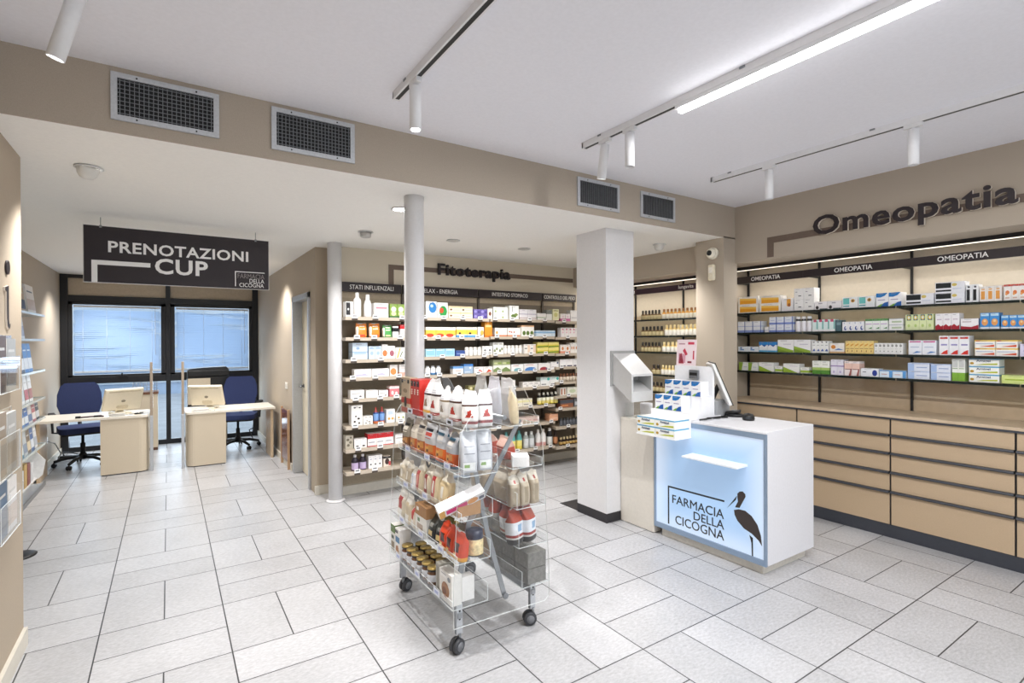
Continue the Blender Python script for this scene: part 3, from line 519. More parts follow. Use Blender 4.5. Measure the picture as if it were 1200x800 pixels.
BT = {  # bottles: profile (radius fraction of half width, height fraction, colour)
'wbottle': [(.9,0,'f0efee'),(1,.03,'f0efee'),(1,.62,'f3f2f1'),(.9,.72,'f0efee'),(.45,.8,'f0efee'),(.45,.98,'f6f5f4'),(.3,1,'f6f5f4')],
'wbottle2': [(.9,0,'eceaea'),(1,.05,'eceaea'),(1,.55,'f0eff0'),(.7,.72,'eeedee'),(.5,.76,'eeedee'),(.5,.99,'f4f3f3'),(.3,1,'f4f3f3')],
'bluebottle': [(.85,0,'d97b4a'),(.95,.04,'d97b4a'),(.95,.16,'d97b4a'),(1,.2,'3f6fb4'),(1,.6,'7fa6dc'),(.85,.7,'2f4f8a'),(.3,.78,'a03a34'),(.28,.98,'b5403a'),(.2,1,'b5403a')],
'darkbottle': [(.9,0,'2a2230'),(1,.05,'2a2230'),(1,.1,'b9a4cf'),(1,.5,'c4b2d6'),(1,.58,'2a2230'),(.8,.74,'2a2230'),(.4,.84,'2a2230'),(.42,.98,'e6e4e8'),(.3,1,'e6e4e8')],
'wtub': [(.9,0,'e9e8e6'),(.98,.05,'e9e8e6'),(.98,.66,'efeeec'),(.85,.72,'efeeec'),(.9,.75,'dcd8d2'),(.9,.98,'e8e4dd'),(.5,1,'e8e4dd')],
'wbluebottle': [(.95,0,'5f97cf'),(.98,.25,'5f97cf'),(.98,.3,'eef1f5'),(.95,.75,'f2f3f5'),(.6,.85,'f2f3f5'),(.6,.98,'e2e8ef'),(.4,1,'e2e8ef')],
'tealbottle': [(.9,0,'d9c23a'),(1,.03,'d9c23a'),(1,.2,'e8d64a'),(1,.5,'efe07a'),(.95,.56,'5fb0ac'),(.7,.76,'58a9a6'),(.4,.84,'58a9a6'),(.42,.98,'3f8f8c'),(.3,1,'3f8f8c')],
'clearbottle': [(.9,0,'b2b7b4'),(1,.05,'a9afac'),(1,.2,'c9cdd0'),(1,.6,'d7dadc'),(.8,.74,'a9afac'),(.45,.82,'a9afac'),(.48,.98,'ecedec'),(.3,1,'ecedec')],
'pinkbottle': [(.9,0,'eeeae8'),(1,.05,'eeeae8'),(1,.25,'e0a9a4'),(1,.55,'f2efed'),(.85,.7,'efedeb'),(.45,.82,'efedeb'),(.48,.98,'dfd9d6'),(.3,1,'dfd9d6')],
'blackbottle': [(.9,0,'26262a'),(1,.05,'26262a'),(1,.2,'dfe3e0'),(1,.5,'e6e9e6'),(1,.6,'222226'),(.8,.74,'222226'),(.45,.82,'222226'),(.48,.98,'eeeeee'),(.3,1,'eeeeee')],
'brownsmall': [(.9,0,'4a2d20'),(1,.1,'7a4a30'),(1,.55,'b9805a'),(.7,.7,'3a241c'),(.45,.8,'2a1d1a'),(.45,1,'2a1d1a')],
'darkyellow': [(.9,0,'2c2620'),(1,.05,'2c2620'),(1,.15,'e0cf5a'),(1,.35,'ecdf8a'),(1,.6,'efeeda'),(.85,.72,'26231f'),(.5,.8,'26231f'),(.52,.98,'d9d7cc'),(.3,1,'d9d7cc')],
'vial': [(.9,0,'a9764f'),(1,.4,'e6dccd'),(1,.6,'dfd3c2'),(.6,.75,'7d4f38'),(.6,1,'8d5b40')], 'greyvial': [(.9,0,'53565c'),(1,.2,'6a6e76'),(1,.7,'5a5e66'),(.6,.8,'33353a'),(.6,1,'26282c')],
'amber': [(.9,0,'3a261b'),(1,.15,'4a2f20'),(1,.3,'c9a45a'),(1,.45,'d8b878'),(1,.5,'3a261b'),(.6,.72,'32211a'),(.6,.98,'c9b58a'),(.4,1,'c9b58a')],
'brownmini': [(.9,0,'a98e55'),(1,.05,'b59a62'),(1,.45,'d6c79a'),(.95,.52,'7a5a30'),(.5,.62,'5a4326'),(.55,.66,'2a211c'),(.55,.95,'241d1a'),(.4,1,'241d1a')],
'ambermini': [(.9,0,'e8dcc0'),(1,.05,'efe6cf'),(1,.5,'f2ecdc'),(.95,.58,'d9a545'),(.5,.68,'c98f34'),(.55,.72,'c79a4a'),(.55,.95,'8a5a2c'),(.4,1,'8a5a2c')],
'whitemini': [(.9,0,'efe3c4'),(1,.05,'f2ead4'),(1,.5,'f6f2e8'),(.95,.58,'efe2bb'),(.5,.68,'e4c47a'),(.55,.72,'e8c878'),(.55,.95,'efd9a0'),(.4,1,'efd9a0')],
'blackcap': [(1,0,'f0f0f2'),(1,.05,'f2f2f4'),(1,.6,'eceaf0'),(.95,.7,'f2f2f4'),(.9,.72,'2a2b30'),(.9,.84,'2a2b30'),(.9,.86,'e9e9ec'),(.7,1,'e9e9ec')],
}
BT['wtub2'] = BT['wtub']
def shade(h, m=.0): return mat(h, .4, noise=.03, scale=60)
def ell(u, v, a, c2, n=14): return [(u + a * math.cos(2*math.pi*i/n), v + c2 * math.sin(2*math.pi*i/n)) for i in range(n)]
def carton_mesh(kind, w, h, d=None):
    base, dec, dd = K[kind]; d = d or dd; b = MB(); m = shade(base)
    b.box(-w/2, 0, 0, w/2, d, h, m)
    e = .0006
    for i, q in enumerate(dec):
        y = -e * (1 + i * .6)
        if q[0] == 'r': pts = [(q[1], q[2]), (q[3], q[2]), (q[3], q[4]), (q[1], q[4])]; c = q[5]
        elif q[0] == 'p': pts = q[1]; c = q[2]
        elif q[0] == 'e': pts = ell(*q[1:5]); c = q[5]
        else: continue
        b.face([((u - .5) * w, y, v * h) for u, v in pts], shade(c if len(c) == 6 else c * 2))
        if q[0] == 'r' and q[1] <= 0 and q[3] >= 1:      # bands wrap round the sides
            for sx in (-1, 1):
                pp = [(sx * (w/2 + e), -e, q[2] * h), (sx * (w/2 + e), d, q[2] * h), (sx * (w/2 + e), d, q[4] * h), (sx * (w/2 + e), -e, q[4] * h)]
                b.face(pp if sx > 0 else pp[::-1], shade(c))
    # small print and flap line
    b.face([(-.3 * w, -e * 6, .9 * h), (.1 * w, -e * 6, .9 * h), (.1 * w, -e * 6, .925 * h), (-.3 * w, -e * 6, .925 * h)], shade('9b9aa0'))
    b.face([(-w/2 + .002, d * .12, h + e), (w/2 - .002, d * .12, h + e), (w/2 - .002, d * .14, h + e), (-w/2 + .002, d * .14, h + e)], shade('c4c2c0'))
    me = b.mesh(kind)
    for q in dec:
        if q[0] == 'x':
            tm = text_mesh(q[1], (q[4] - q[2]) * w, (q[5] - q[3]) * h, shade(q[6]), depth=.0008, bold=.02)
            bm = bmesh.new(); bm.from_mesh(me); n0 = len(bm.faces)
            tm.transform(Matrix.Translation(((q[2] - .5) * w, -e * 3, q[3] * h))); bm.from_mesh(tm)
            bm.faces.ensure_lookup_table(); me.materials.append(shade(q[6])); k = len(me.materials) - 1
            for f in bm.faces[n0:]: f.material_index = k
            bm.to_mesh(me); bm.free()
    return me
def bottle_mesh(kind, w, h):
    b = MB(); b.lathe([(r * w / 2, z * h, shade(c)) for r, z, c in BT[kind]], n=16, c=(0, w/2, 0)); return b.mesh(kind)
ORD = ['first', 'second', 'third', 'fourth', 'fifth', 'sixth', 'seventh', 'eighth', 'ninth', 'tenth', 'eleventh', 'twelfth']
NUM = ['zero', 'one', 'two', 'three', 'four', 'five', 'six', 'seven', 'eight', 'nine', 'ten', 'eleven', 'twelve']
def noun(kind, d):
    for w, n in (('bottle', 'bottle'), ('vial', 'vial'), ('tub', 'tub'), ('pouch', 'pouch'), ('pack', 'pack'), ('flask', 'flask')):
        if w in d.replace('cube', ''):
            if n == 'tub' and 'tube' in d: continue
            return n
    return 'carton'
def singular(d):
    for a, c in (('cartons', 'carton'), ('bottles', 'bottle'), ('tubs', 'tub'), ('vials', 'vial'), ('packs', 'pack'), ('flasks', 'flask')): d = d.replace(a, c)
    return d
def product_row(spec, z, place, axis, front):
    kind, a0, a1, n, nh, h, desc = spec
    w = abs(a1 - a0) / n; sg = 1 if a1 > a0 else -1
    cat = noun(kind, desc); nm = {'carton': 'medicine_carton', 'bottle': 'medicine_bottle', 'vial': 'medicine_vial', 'tub': 'cream_tub', 'pouch': 'tea_pouch', 'pack': 'tea_pack', 'flask': 'medicine_flask'}[cat]
    if kind in BT: me = bottle_mesh(kind, min(w * .9, .075), h)
    elif kind in ('orangebag', 'greenbag'): me = pouch_mesh(w * .95, .06, h, 'e8862a' if kind[0] == 'o' else '4f9a52')
    else: me = carton_mesh(kind, w * .965, h - .001)
    for k in range(nh):
        for i in range(n):
            lv = '' if nh == 1 else (['lower', 'upper'][k] if nh == 2 else ['bottom', 'middle', 'top'][k])
            if n == 1 and nh == 1: lab = f'{desc}, {place}'
            elif n == 1: lab = f'{lv} one of stacked {desc}, {place}'
            elif nh == 1: lab = f'{ORD[i]} from left of {NUM[n]} {desc}, {place}'
            else: lab = f'{lv} row, {ORD[i]} of {NUM[n]} {desc}, {place}'
            o = bpy.data.objects.new(nm, me); COL.objects.link(o)
            p = a0 + sg * w * (i + .5); j = 0 if kind in BT else rnd.uniform(-.002, .002)
            if axis == 'x': o.location = (p, front + j, z + k * h + .0003)
            else: o.location = (front + j, p, z + k * h + .0003); o.rotation_euler = (0, 0, R(-90))
            tag(o, lab, cat, group=f'{desc}, {place}' if n * nh > 1 else None)
def sup(w, d, n, p=3.2):
    out = []
    for k in range(n):
        t = 2 * math.pi * k / n; c, s = math.cos(t), math.sin(t)
        out.append((w/2 * math.copysign(abs(c) ** (2/p), c), d/2 * math.copysign(abs(s) ** (2/p), s)))
    return out
def bag_mesh(w, d, h, bands, patches=(), n=60, nz=40, fin=.06, seed=0, name='bag', gather=0):
    # soft gusset bag: rounded bottom, bulging body, flat pinched top fin. bands (v0,v1,colour); patches on the front (u0,u1,v0,v1,colour)
    rr = random.Random(seed); b = MB(); ph = rr.uniform(0, 6); vs = []
    for j in range(nz + 1):
        v = j / nz
        bot = min(1, .82 + v * 2.2); body = 1 + .06 * math.sin(v * math.pi)
        top = 1.0 if v < .62 else max(.02, 1 - ((v - .62) / (.38 - fin)) ** 1.15) if v < 1 - fin else .02
        wf = (.93 + .07 * min(1, v * 4)) * (1 + (.03 * (v - .6) if v > .6 else 0)) * (1 - gather * max(0, min(1, (v - .70) / .30)) ** 1.25); df = bot * body * top
        for (x, y) in sup(w * wf, max(.004, d * df), n, 2.6 + .8 * (1 - v)):
            wob = 1 + .025 * math.sin(9 * v + ph + 5 * x / w) + .018 * math.sin(17 * v + 11 * x / w + 2 * ph)
            vs.append((x * (1 + .01 * math.sin(13 * v + ph)), y * wob + d / 2 + .006 * math.sin(5 * v + ph) * v, v * h + (.006 * math.sin(8 * x / w + ph) if v > .9 else 0)))
    fcs = {}
    def col(u, v, front):
        c = None
        for v0, v1, cc in bands:
            if v0 <= v < v1: c = cc
        if front:
            for u0, u1, v0, v1, cc, *tri in patches:
                if v0 <= v < v1:
                    s_ = (v - v0) / (v1 - v0) * (u1 - u0) / 2 if tri else 0
                    if u0 + s_ <= u <= u1 - s_: c = cc
        return c or bands[0][2]
    for j in range(nz):
        for k in range(n):
            k2 = (k + 1) % n; f = (j*n + k, j*n + k2, (j+1)*n + k2, (j+1)*n + k)
            mx = (vs[f[0]][0] + vs[f[1]][0]) / 2; my = (vs[f[0]][1] + vs[f[1]][1]) / 2 - d / 2
            fcs.setdefault(col(mx / w + .5, (j + .5) / nz, my < 0), []).append(f)
    b0 = len(b.v); b.v += vs
    for c, fl in fcs.items():
        m = c if not isinstance(c, str) else mat(c, .32, noise=.05, scale=50)
        k = b.mi(m)
        for f in fl: b.f.append(f); b.m.append(k); b.sm.append(True)
    k = b.mi(mat('cfccc6', .5) if isinstance(bands[0][2], str) else bands[0][2]); b.f.append(tuple(reversed(range(n)))); b.m.append(k); b.sm.append(False)
    b.f.append(tuple(nz*n + q for q in range(n))); b.m.append(k); b.sm.append(False)
    return b.mesh(name)
def pouch_mesh(w, d, h, c):
    return bag_mesh(w, d, h, [(0, 1, c)], [(.0, .22, .05, .8, 'f3ece0'), (.35, .75, .78, .86, 'f3ece0'), (.35, .8, .55, .64, 'f2e2c0'), (.3, .8, .05, .25, 'e0523a' if c[0] == 'e' else 'cfe0a0')], n=24, nz=14)

# ------------------------------------------------------------------ goods on the shelves: (design, start, end, count, stacked, height, description)
FIT=[
 ('STATI INFLUENZALI',(1.465, 2.065),[1.775, 1.577, 1.365, 1.19, 0.985, 0.725, 0.505, 0.29],{
  1:[('white_black',1.415,1.488,1,1,0.147,'white carton with black panel'),('wbottle',1.496,1.579,1,1,0.24,'tall plain white bottle'),('wbottle2',1.596,1.685,1,1,0.225,'wide shouldered white bottle'),('pinktext',1.694,1.841,1,1,0.144,'white carton with pink lettering'),('greenflower',1.855,2.008,2,1,0.138,'green packs with pale flowers')],
  2:[('orangebag',1.516,1.627,1,1,0.133,'orange pouch with yellow print beside white edge'),('orangebag',1.646,1.757,1,1,0.135,'orange pouch standing next to green pouch'),('greenbag',1.783,1.88,1,1,0.119,'green pouch with yellow print'),('blackwhite',1.885,1.943,1,1,0.112,'black topped white carton'),('redwhite',1.961,2.025,1,1,0.13,'red topped white carton')],
  3:[('paleblue',1.478,1.628,1,1,0.161,'large pale blue carton'),('paleblue2',1.636,1.765,2,1,0.126,'pale blue cartons'),('orangeflower',1.769,1.831,1,1,0.144,'white carton with orange flower'),('pinkflower',1.835,1.906,1,1,0.128,'white carton with plum flower'),('stripes',1.911,2.015,1,1,0.112,'white carton with yellow stripes')],
  4:[('lilac',1.494,1.843,2,1,0.08,'long white cartons with lilac print'),('orangeleaf',1.852,1.932,1,1,0.112,'white carton with orange leaf'),('orangeleaf2',1.95,2.033,1,1,0.113,'white carton with salmon base')],
  5:[('greyprint',1.456,1.592,1,1,0.083,'low white carton with grey mark'),('greyprint2',1.609,1.728,1,1,0.075,'flat white carton with thin lines'),('greyprint',1.737,1.833,1,1,0.068,'small low white carton'),('pinkbox',1.846,1.949,1,1,0.103,'pink carton with white blossoms')],
  6:[('dots',1.463,1.574,1,1,0.198,'tall white carton with black spots'),('dots',1.578,1.676,1,1,0.083,'low white carton with black spots'),('bluebottle',1.684,1.805,2,1,0.161,'blue bottles with red caps'),('sun',1.813,1.903,1,1,0.133,'white carton with orange dots'),('sun2',1.912,2.012,1,1,0.086,'low white carton with yellow dots')],
  7:[('floral',1.409,1.482,1,1,0.131,'grey patterned carton'),('whitetab',1.49,1.615,2,1,0.091,'narrow white cartons with black tab'),('redtop',1.623,1.884,3,1,0.127,'white cartons with red tops'),('greyprint',1.902,2.02,1,1,0.095,'white carton with grey print')],
  8:[('darkbottle',1.469,1.622,2,1,0.149,'dark bottles with lilac labels'),('slimwhite',1.631,1.768,3,1,0.126,'slim white cartons with black dots'),('face',1.781,1.856,1,1,0.102,'carton printed with dark hair')],
 }),
 ('RELAX - ENERGIA',(2.075, 2.995),[1.785, 1.577, 1.375, 1.182, 0.99, 0.765, 0.55, 0.265],{
  1:[('bluedisc',2.242,2.369,1,1,0.17,'white carton with blue disc'),('greendisc',2.374,2.499,1,1,0.163,'white carton with green disc'),('cream',2.504,2.801,2,2,0.065,'cream cartons'),('purple',2.811,2.986,2,2,0.052,'purple patterned cartons'),('brownfig',2.992,3.053,1,1,0.115,'white carton with brown figure')],
  2:[('yelred',2.241,2.59,3,1,0.109,'white yellow and red cartons'),('yelblue',2.6,2.854,2,1,0.112,'white yellow and blue cartons'),('yelside',2.864,2.941,1,1,0.114,'narrow white carton with yellow leaf'),('orangetall',2.952,3.052,1,1,0.192,'tall orange carton')],
  3:[('skyblue',2.24,2.578,3,1,0.081,'light blue cartons'),('navylow',2.589,2.703,1,1,0.06,'low navy carton'),('wtub',2.708,2.918,4,1,0.094,'small white tubs with pale lids'),('greyicon',2.924,3.051,2,1,0.105,'white cartons with grey icons')],
  4:[('wbluebottle',2.24,2.425,3,1,0.094,'white bottles with blue base'),('bluetop',2.557,2.681,1,1,0.083,'white carton with blue top'),('bluetall',2.686,2.803,1,1,0.103,'blue and grey carton'),('redlow',2.814,3.05,2,1,0.067,'low white cartons with red swirl')],
  5:[('olive',2.744,2.96,2,1,0.057,'olive mottled cartons')],
 }),
 ('INTESTINO STOMACO',(3.005, 3.92),[1.785, 1.588, 1.385, 1.185, 0.99, 0.765, 0.56, 0.265],{
  1:[('greenwhite',3.065,3.26,2,2,0.068,'white cartons with green print'),('planttall',3.283,3.414,1,1,0.158,'tall white carton with plant'),('lilacgrey',3.426,3.666,2,1,0.121,'white and lilac cartons'),('greylow',3.685,3.812,1,1,0.082,'low white carton with green line'),('greylow2',3.819,3.904,1,1,0.124,'grey topped white carton'),('paleyellow',3.91,4.009,1,1,0.136,'pale yellow carton')],
  2:[('orangewhite',3.086,3.253,1,1,0.097,'white carton with orange base'),('orangewhite2',3.259,3.437,1,1,0.099,'white carton with three red dots'),('leafrow',3.449,3.634,1,1,0.131,'white carton with green leaves'),('bluelow',3.659,3.955,1,1,0.072,'pale blue low carton')],
  3:[('floragrey',3.063,3.2,2,1,0.136,'white cartons with green sprigs'),('wtub2',3.211,3.472,5,1,0.099,'small white tubs'),('peachtop',3.485,3.658,2,1,0.111,'white cartons with peach side'),('yellow',3.677,4.008,2,2,0.067,'yellow and green cartons')],
  4:[('olivewave',3.062,3.292,2,1,0.136,'olive and white wave cartons'),('bluewave',3.304,3.478,1,1,0.079,'white carton with teal hill'),('bluewave2',3.484,3.682,1,1,0.081,'white carton with blue wave'),('redhill',3.695,3.875,1,1,0.082,'white carton with red hill'),('whitebl',3.881,4.007,1,1,0.094,'white carton with navy corner')],
  5:[('greyprint2',3.175,3.362,2,1,0.093,'plain white cartons'),('greyprint',3.471,3.719,3,1,0.061,'small grey white cartons'),('tealcorner',3.725,4.006,2,1,0.104,'white cartons with teal corner')],
  6:[('creamlow',3.325,3.605,2,1,0.09,'low cream cartons'),('darkyellow',3.693,4.005,5,1,0.145,'dark bottles with yellow labels')],
  7:[('pinklow',3.408,3.704,3,1,0.081,'pale pink low cartons'),('orangebox',3.852,3.99,1,1,0.083,'peach orange carton')],
  8:[('tealbottle',3.212,3.479,3,1,0.218,'teal topped yellow bottles'),('clearbottle',3.491,3.653,2,1,0.192,'clear bottles with grey labels'),('pinkbottle',3.671,3.825,2,1,0.205,'white bottles with pink label'),('blackbottle',3.838,3.929,1,1,0.208,'black bottle with white label'),('brownsmall',3.936,4.002,1,1,0.167,'small brown bottle')],
 }),
 ('CONTROLLO DEL PESO',(3.93, 4.47),[1.775, 1.58, 1.38, 1.215, 1.03, 0.86, 0.705, 0.48, 0.24],{
  1:[('pinkrow',4.036,4.186,2,1,0.095,'white cartons with pink foot'),('whitebl',4.193,4.339,1,1,0.139,'white carton beside square pillar')],
  2:[('pinkslim',4.042,4.338,5,1,0.117,'slim cartons with pink marks')],
  3:[('orangefig',4.028,4.184,2,1,0.106,'white cartons with salmon base'),('orangefig2',4.191,4.337,2,1,0.129,'white cartons with orange figures')],
  4:[('whitenavy',4.02,4.336,3,1,0.09,'white cartons with navy foot')],
  5:[('vial',4.026,4.336,6,1,0.096,'small brown vials')],
  6:[('brownpair',4.025,4.12,2,1,0.095,'white cartons with brown stripe'),('creamgreen',4.133,4.307,1,1,0.096,'cream carton with green tint')],
  7:[('brownpack',4.024,4.236,1,1,0.106,'brown and orange carton'),('greyside',4.25,4.334,1,1,0.107,'grey carton')],
  8:[('greyvial',4.03,4.333,6,1,0.096,'dark grey vials')],
  9:[('amber',4.022,4.332,6,1,0.101,'gold banded small amber bottles')],
 }),
]
OMEZ=[1.805,1.612,1.422,1.235]
OME={
 1:[('yellowbox',3.14,2.925,1,2,0.081,'white and orange long cartons'),('yellowbox',2.912,2.7,1,2,0.078,'orange cartons next to white tubs'),('orangemark',2.692,2.584,1,1,0.119,'white carton with orange mark'),('cube',2.576,2.398,2,2,0.101,'white cube cartons'),('bird',2.394,2.172,2,1,0.071,'white cartons with black bird'),('tealcard',2.165,1.92,2,1,0.093,'white cartons with teal square'),('swoosh',1.911,1.734,2,1,0.109,'white cartons with blue swoosh'),('blackband',1.708,1.526,1,1,0.085,'white carton with black bands'),('blackband',1.521,1.342,1,2,0.079,'white black banded cartons'),('blackslim',1.337,1.266,2,1,0.128,'slim cartons with black panel'),('orangeslim',1.262,1.144,3,1,0.108,'slim white cartons with orange panel'),('nutred',1.133,0.982,4,1,0.11,'white cartons with orange flowers')],
 2:[('bluewhite',3.145,2.895,3,1,0.11,'blue edged white cartons'),('tinywhite',2.86,2.822,1,1,0.053,'tiny white carton'),('bluewhite2',2.813,2.588,3,2,0.072,'royal blue and white cartons'),('blackcap',2.573,2.424,3,1,0.139,'white flasks with black cap'),('pinkcap',2.413,2.223,4,1,0.105,'pale turquoise packs with pink top'),('darkteal',2.22,2.172,1,1,0.095,'dark teal carton'),('bluedrop',2.165,1.998,4,1,0.079,'small white cartons with blue drop'),('greenhill',1.989,1.827,3,1,0.097,'white cartons with green hill'),('greyband',1.821,1.722,1,2,0.047,'white cartons with green band'),('limecircle',1.708,1.529,4,1,0.121,'lime cartons with round badge'),('redwave',1.518,1.374,3,1,0.12,'white cartons with crimson wave'),('redwavelow',1.369,1.266,1,1,0.077,'low white carton with crimson wave'),('bluebear',1.259,1.155,2,1,0.114,'blue cartons with orange figure'),('bluebear',1.148,0.982,4,1,0.093,'small blue cartons with orange figure')],
 3:[('lowblue',3.141,2.922,2,1,0.051,'flat white cartons with blue print'),('bluemount',2.918,2.742,2,1,0.098,'white cartons with blue peaks'),('greenwedge',2.734,2.428,2,1,0.118,'large white cartons with green wedge'),('bluepeak',2.417,2.276,4,1,0.106,'slim cartons with blue triangle'),('orangeblob',2.269,2.149,1,1,0.088,'white carton with orange blob'),('yellowrow',2.142,1.927,6,1,0.107,'slim yellow cartons'),('dotgrey',1.924,1.725,7,1,0.089,'slim white cartons with grey dot'),('pinkblue',1.689,1.511,2,1,0.111,'white cartons with pink top'),('redcorner',1.495,1.319,3,1,0.144,'white cartons with red corner'),('yellowred',1.29,1.061,2,2,0.056,'white cartons with orange streak'),('lilacplain',1.053,0.97,1,1,0.086,'lilac carton')],
 4:[('greenside',3.132,2.931,2,1,0.081,'white cartons with green edge'),('greendiag',2.922,2.768,1,1,0.086,'white carton with green diagonal'),('greenlow',2.759,2.689,1,1,0.056,'small carton with green foot'),('greendiag',2.681,2.527,1,1,0.083,'larger white carton with green diagonal'),('greenlow',2.519,2.443,1,1,0.054,'low white carton with green foot'),('greenslim',2.414,2.269,2,1,0.117,'slim white cartons with green foot'),('lilacslim',2.259,2.156,2,1,0.132,'lilac cartons with purple line'),('pinkslimb',2.149,2.031,2,1,0.122,'peach cartons with brown arc'),('bluecircle',2.025,1.89,1,1,0.067,'white carton with navy circle'),('bluelong',1.887,1.703,2,1,0.058,'pale blue low cartons'),('bluestack',1.695,1.553,1,2,0.062,'pale blue cartons'),('bluestack',1.547,1.424,1,2,0.06,'blue grey cartons beside green slim cartons'),('greenslim2',1.419,1.343,2,1,0.162,'tall slim cartons with green foot'),('arnica',1.323,1.155,1,3,0.057,'white and yellow tube cartons'),('limelow',1.148,0.97,1,1,0.058,'lime yellow long carton')],
}
LUNZ=[1.785, 1.59, 1.4, 1.135, 0.93]
LUN={
 1:[('brownmini',4.471,4.165,6,1,0.113,'small brown bottles with dark caps'),('ambermini',4.146,3.546,11,1,0.115,'small amber bottles with white labels')],
 2:[('brownmini',4.472,4.128,6,1,0.113,'small brown bottles with dark caps'),('whitemini',4.109,3.547,10,1,0.125,'small white labelled bottles')],
 3:[('brownmini',4.473,4.167,6,1,0.113,'small brown bottles with dark caps'),('whitemini',4.148,3.547,10,1,0.115,'small white labelled bottles')],
 4:[('brownmini',4.311,4.181,2,1,0.112,'small brown bottles'),('whitemini',4.162,3.921,5,1,0.109,'small white labelled bottles')],
 5:[('brownmini',4.312,4.019,5,1,0.111,'small dark brown bottles')],
}

# ------------------------------------------------------------------ Fitoterapia shelving
SHB = mat('7f7465', .55, noise=.05, scale=60); SHT = mat('b3a796', .45, noise=.04); SHF = mat('c0b3a2', .4, noise=.04)
TAGW = mat('f6f6f6', .35, noise=0); TAGD = mat('4a4038', .5)
for bi, (nm, (x0, x1), zs, rows) in enumerate(FIT):
    if bi == 0: x0 = 1.40
    t = thing('shelving_unit', f'beige wall shelving unit headed {nm}', 'shelving', (x0, 5.30, 0))
    w = x1 - x0
    b = MB(); b.box(0, -.012, .1, w, 0, 1.98, SHB if bi else mat('a49781', .55, noise=.05, scale=60)); b.box(0, -.014, 1.98, w, 0, 2.04, mat('b3a48d', .6)); b.build('back_panel', t)
    b = MB()
    for x in ((.012, w - .012) if bi == 3 else (.012,)): b.box(x - .012, -.03, .1, x + .012, -.014, 2.04, mat('5a5148', .5))
    b.build('upright', t)
    bx('header_board', (.002, -.05, 2.04, w - .002, -.03, 2.135), AUB, t)
    tw = {0: .455, 1: .44, 2: .51, 3: .50}[bi]; tx = {0: .12, 1: .215, 2: .18, 3: .02}[bi]
    text(nm, tw, .044, SW, t, (tx, -.05, 2.066))
    for si, z in enumerate(zs):
        s = bx('shelf', (.004, -.30, z - .03, w - .004, -.03, z), SHT, t)
        bx('shelf_lip', (.004, -.304, z - .03, w - .004, -.30, z + .002), SHF, s)
        nt_ = max(2, int(w / .22))
        for k in range(nt_):
            tx_ = (k + .5 + rnd.uniform(-.25, .25)) * w / nt_
            b = MB(); b.box(-.028, -.008, -.012, .028, -.005, .024, TAGW); b.box(-.028, -.0085, -.03, .028, -.004, -.012, TAGD); b.box(-.018, -.0088, .004, .018, -.008, .016, mat('77787c', .5))
            b.build('price_tag', s, (tx_, -.300, z))
        for r in rows.get(si + 1, ()):
            product_row(r, z + .0015, f'{ORD[si]} shelf under {nm.title().replace(" - ", " ").replace(" Del ", " del ")}', 'x', 5.03)

# ------------------------------------------------------------------ right wall shelving with glass shelves
GSH = clear('tinted_glass_shelf', (.86, .9, .9, 1), .3); GED = mat('10201f', .15, noise=.02)
POST = mat('17171a', .45, noise=.05); STRIP = emis('fff6e6', 1.0, 'led_strip_glow')
YE = [3.195, 2.485, 1.762, 1.044, .32, -.4]
for i in range(5):
    y1, y0 = YE[i], YE[i + 1]; w = y1 - y0
    pos = ['left end', 'second', 'third', 'fourth', 'fifth'][i]
    t = thing('glass_shelving_unit', f'{["first", "second", "third", "fourth", "fifth"][i]} Omeopatia bay from the pier with dark framed glass shelves', 'shelving', (5.09, y1, .957), R(-90))
    zz = .957
    b = MB(); b.box(.0, -.016, .0, w, 0, 1.86 - zz, TAUPE); b.box(0, -.016, 1.863 - zz, w, 0, 2.262 - zz, mat('cfc4b2', .3, noise=.03, coat=.2)); b.build('back_panel', t)  # strip light's wash painted into the cream upper part, shade into the taupe
    bx('upright', (.0005, -.035, 0, .016, -.016, 2.262 - zz), POST, t)
    hb = bx('header_board', (.0005, -.30, 2.10 - zz, w - .001, -.285, 2.168 - zz), AUB, t)
    b = MB(); b.box(.0005, -.285, 2.11 - zz, .012, -.03, 2.15 - zz, POST); b.build('header_arm', t)
    text('OMEOPATIA', .29, .038, SW, t, (w/2 - .145 + (.05 if i else -.0), -.30, 2.117 - zz), bold=.006)
    for z in OMEZ:
        s = bx('glass_shelf', (.004, -.305, z - .016 - zz, w - .004, -.02, z - zz), GSH, t)
        bx('shelf_edge', (.004, -.308, z - .018 - zz, w - .004, -.305, z + .001 - zz), GED, s)
        b = MB(); b.prism([(-.02, z - .016 - zz), (-.26, z - .016 - zz), (-.26, z - .02 - zz), (-.02, z - .034 - zz)], .001, .008, POST, 'x'); b.build('shelf_bracket', s)
b = MB()
for si, z in enumerate(OMEZ):
    for r in OME[si + 1]:
        product_row(r, z + .0012, f'{["top", "second", "third", "lowest"][si]} Omeopatia glass shelf', 'y', 4.81)
# strip light under the bulkhead
t = thing('strip_light', 'thin strip light under the Omeopatia bulkhead', 'light', (4.80, 3.19, 2.262), R(-90))
bx('profile', (0, -.02, -.03, 3.6, .02, 0), POST, t); bx('diffuser', (.01, -.006, -.034, 3.59, .016, -.03), STRIP, t)
t = thing('strip_light', 'thin strip light over the small bottle shelves', 'light', (4.80, 5.2, 2.24), R(-90))
bx('profile', (0, -.02, -.03, 1.94, .02, 0), POST, t); bx('diffuser', (.01, -.012, -.036, 1.93, .016, -.03), STRIP, t)

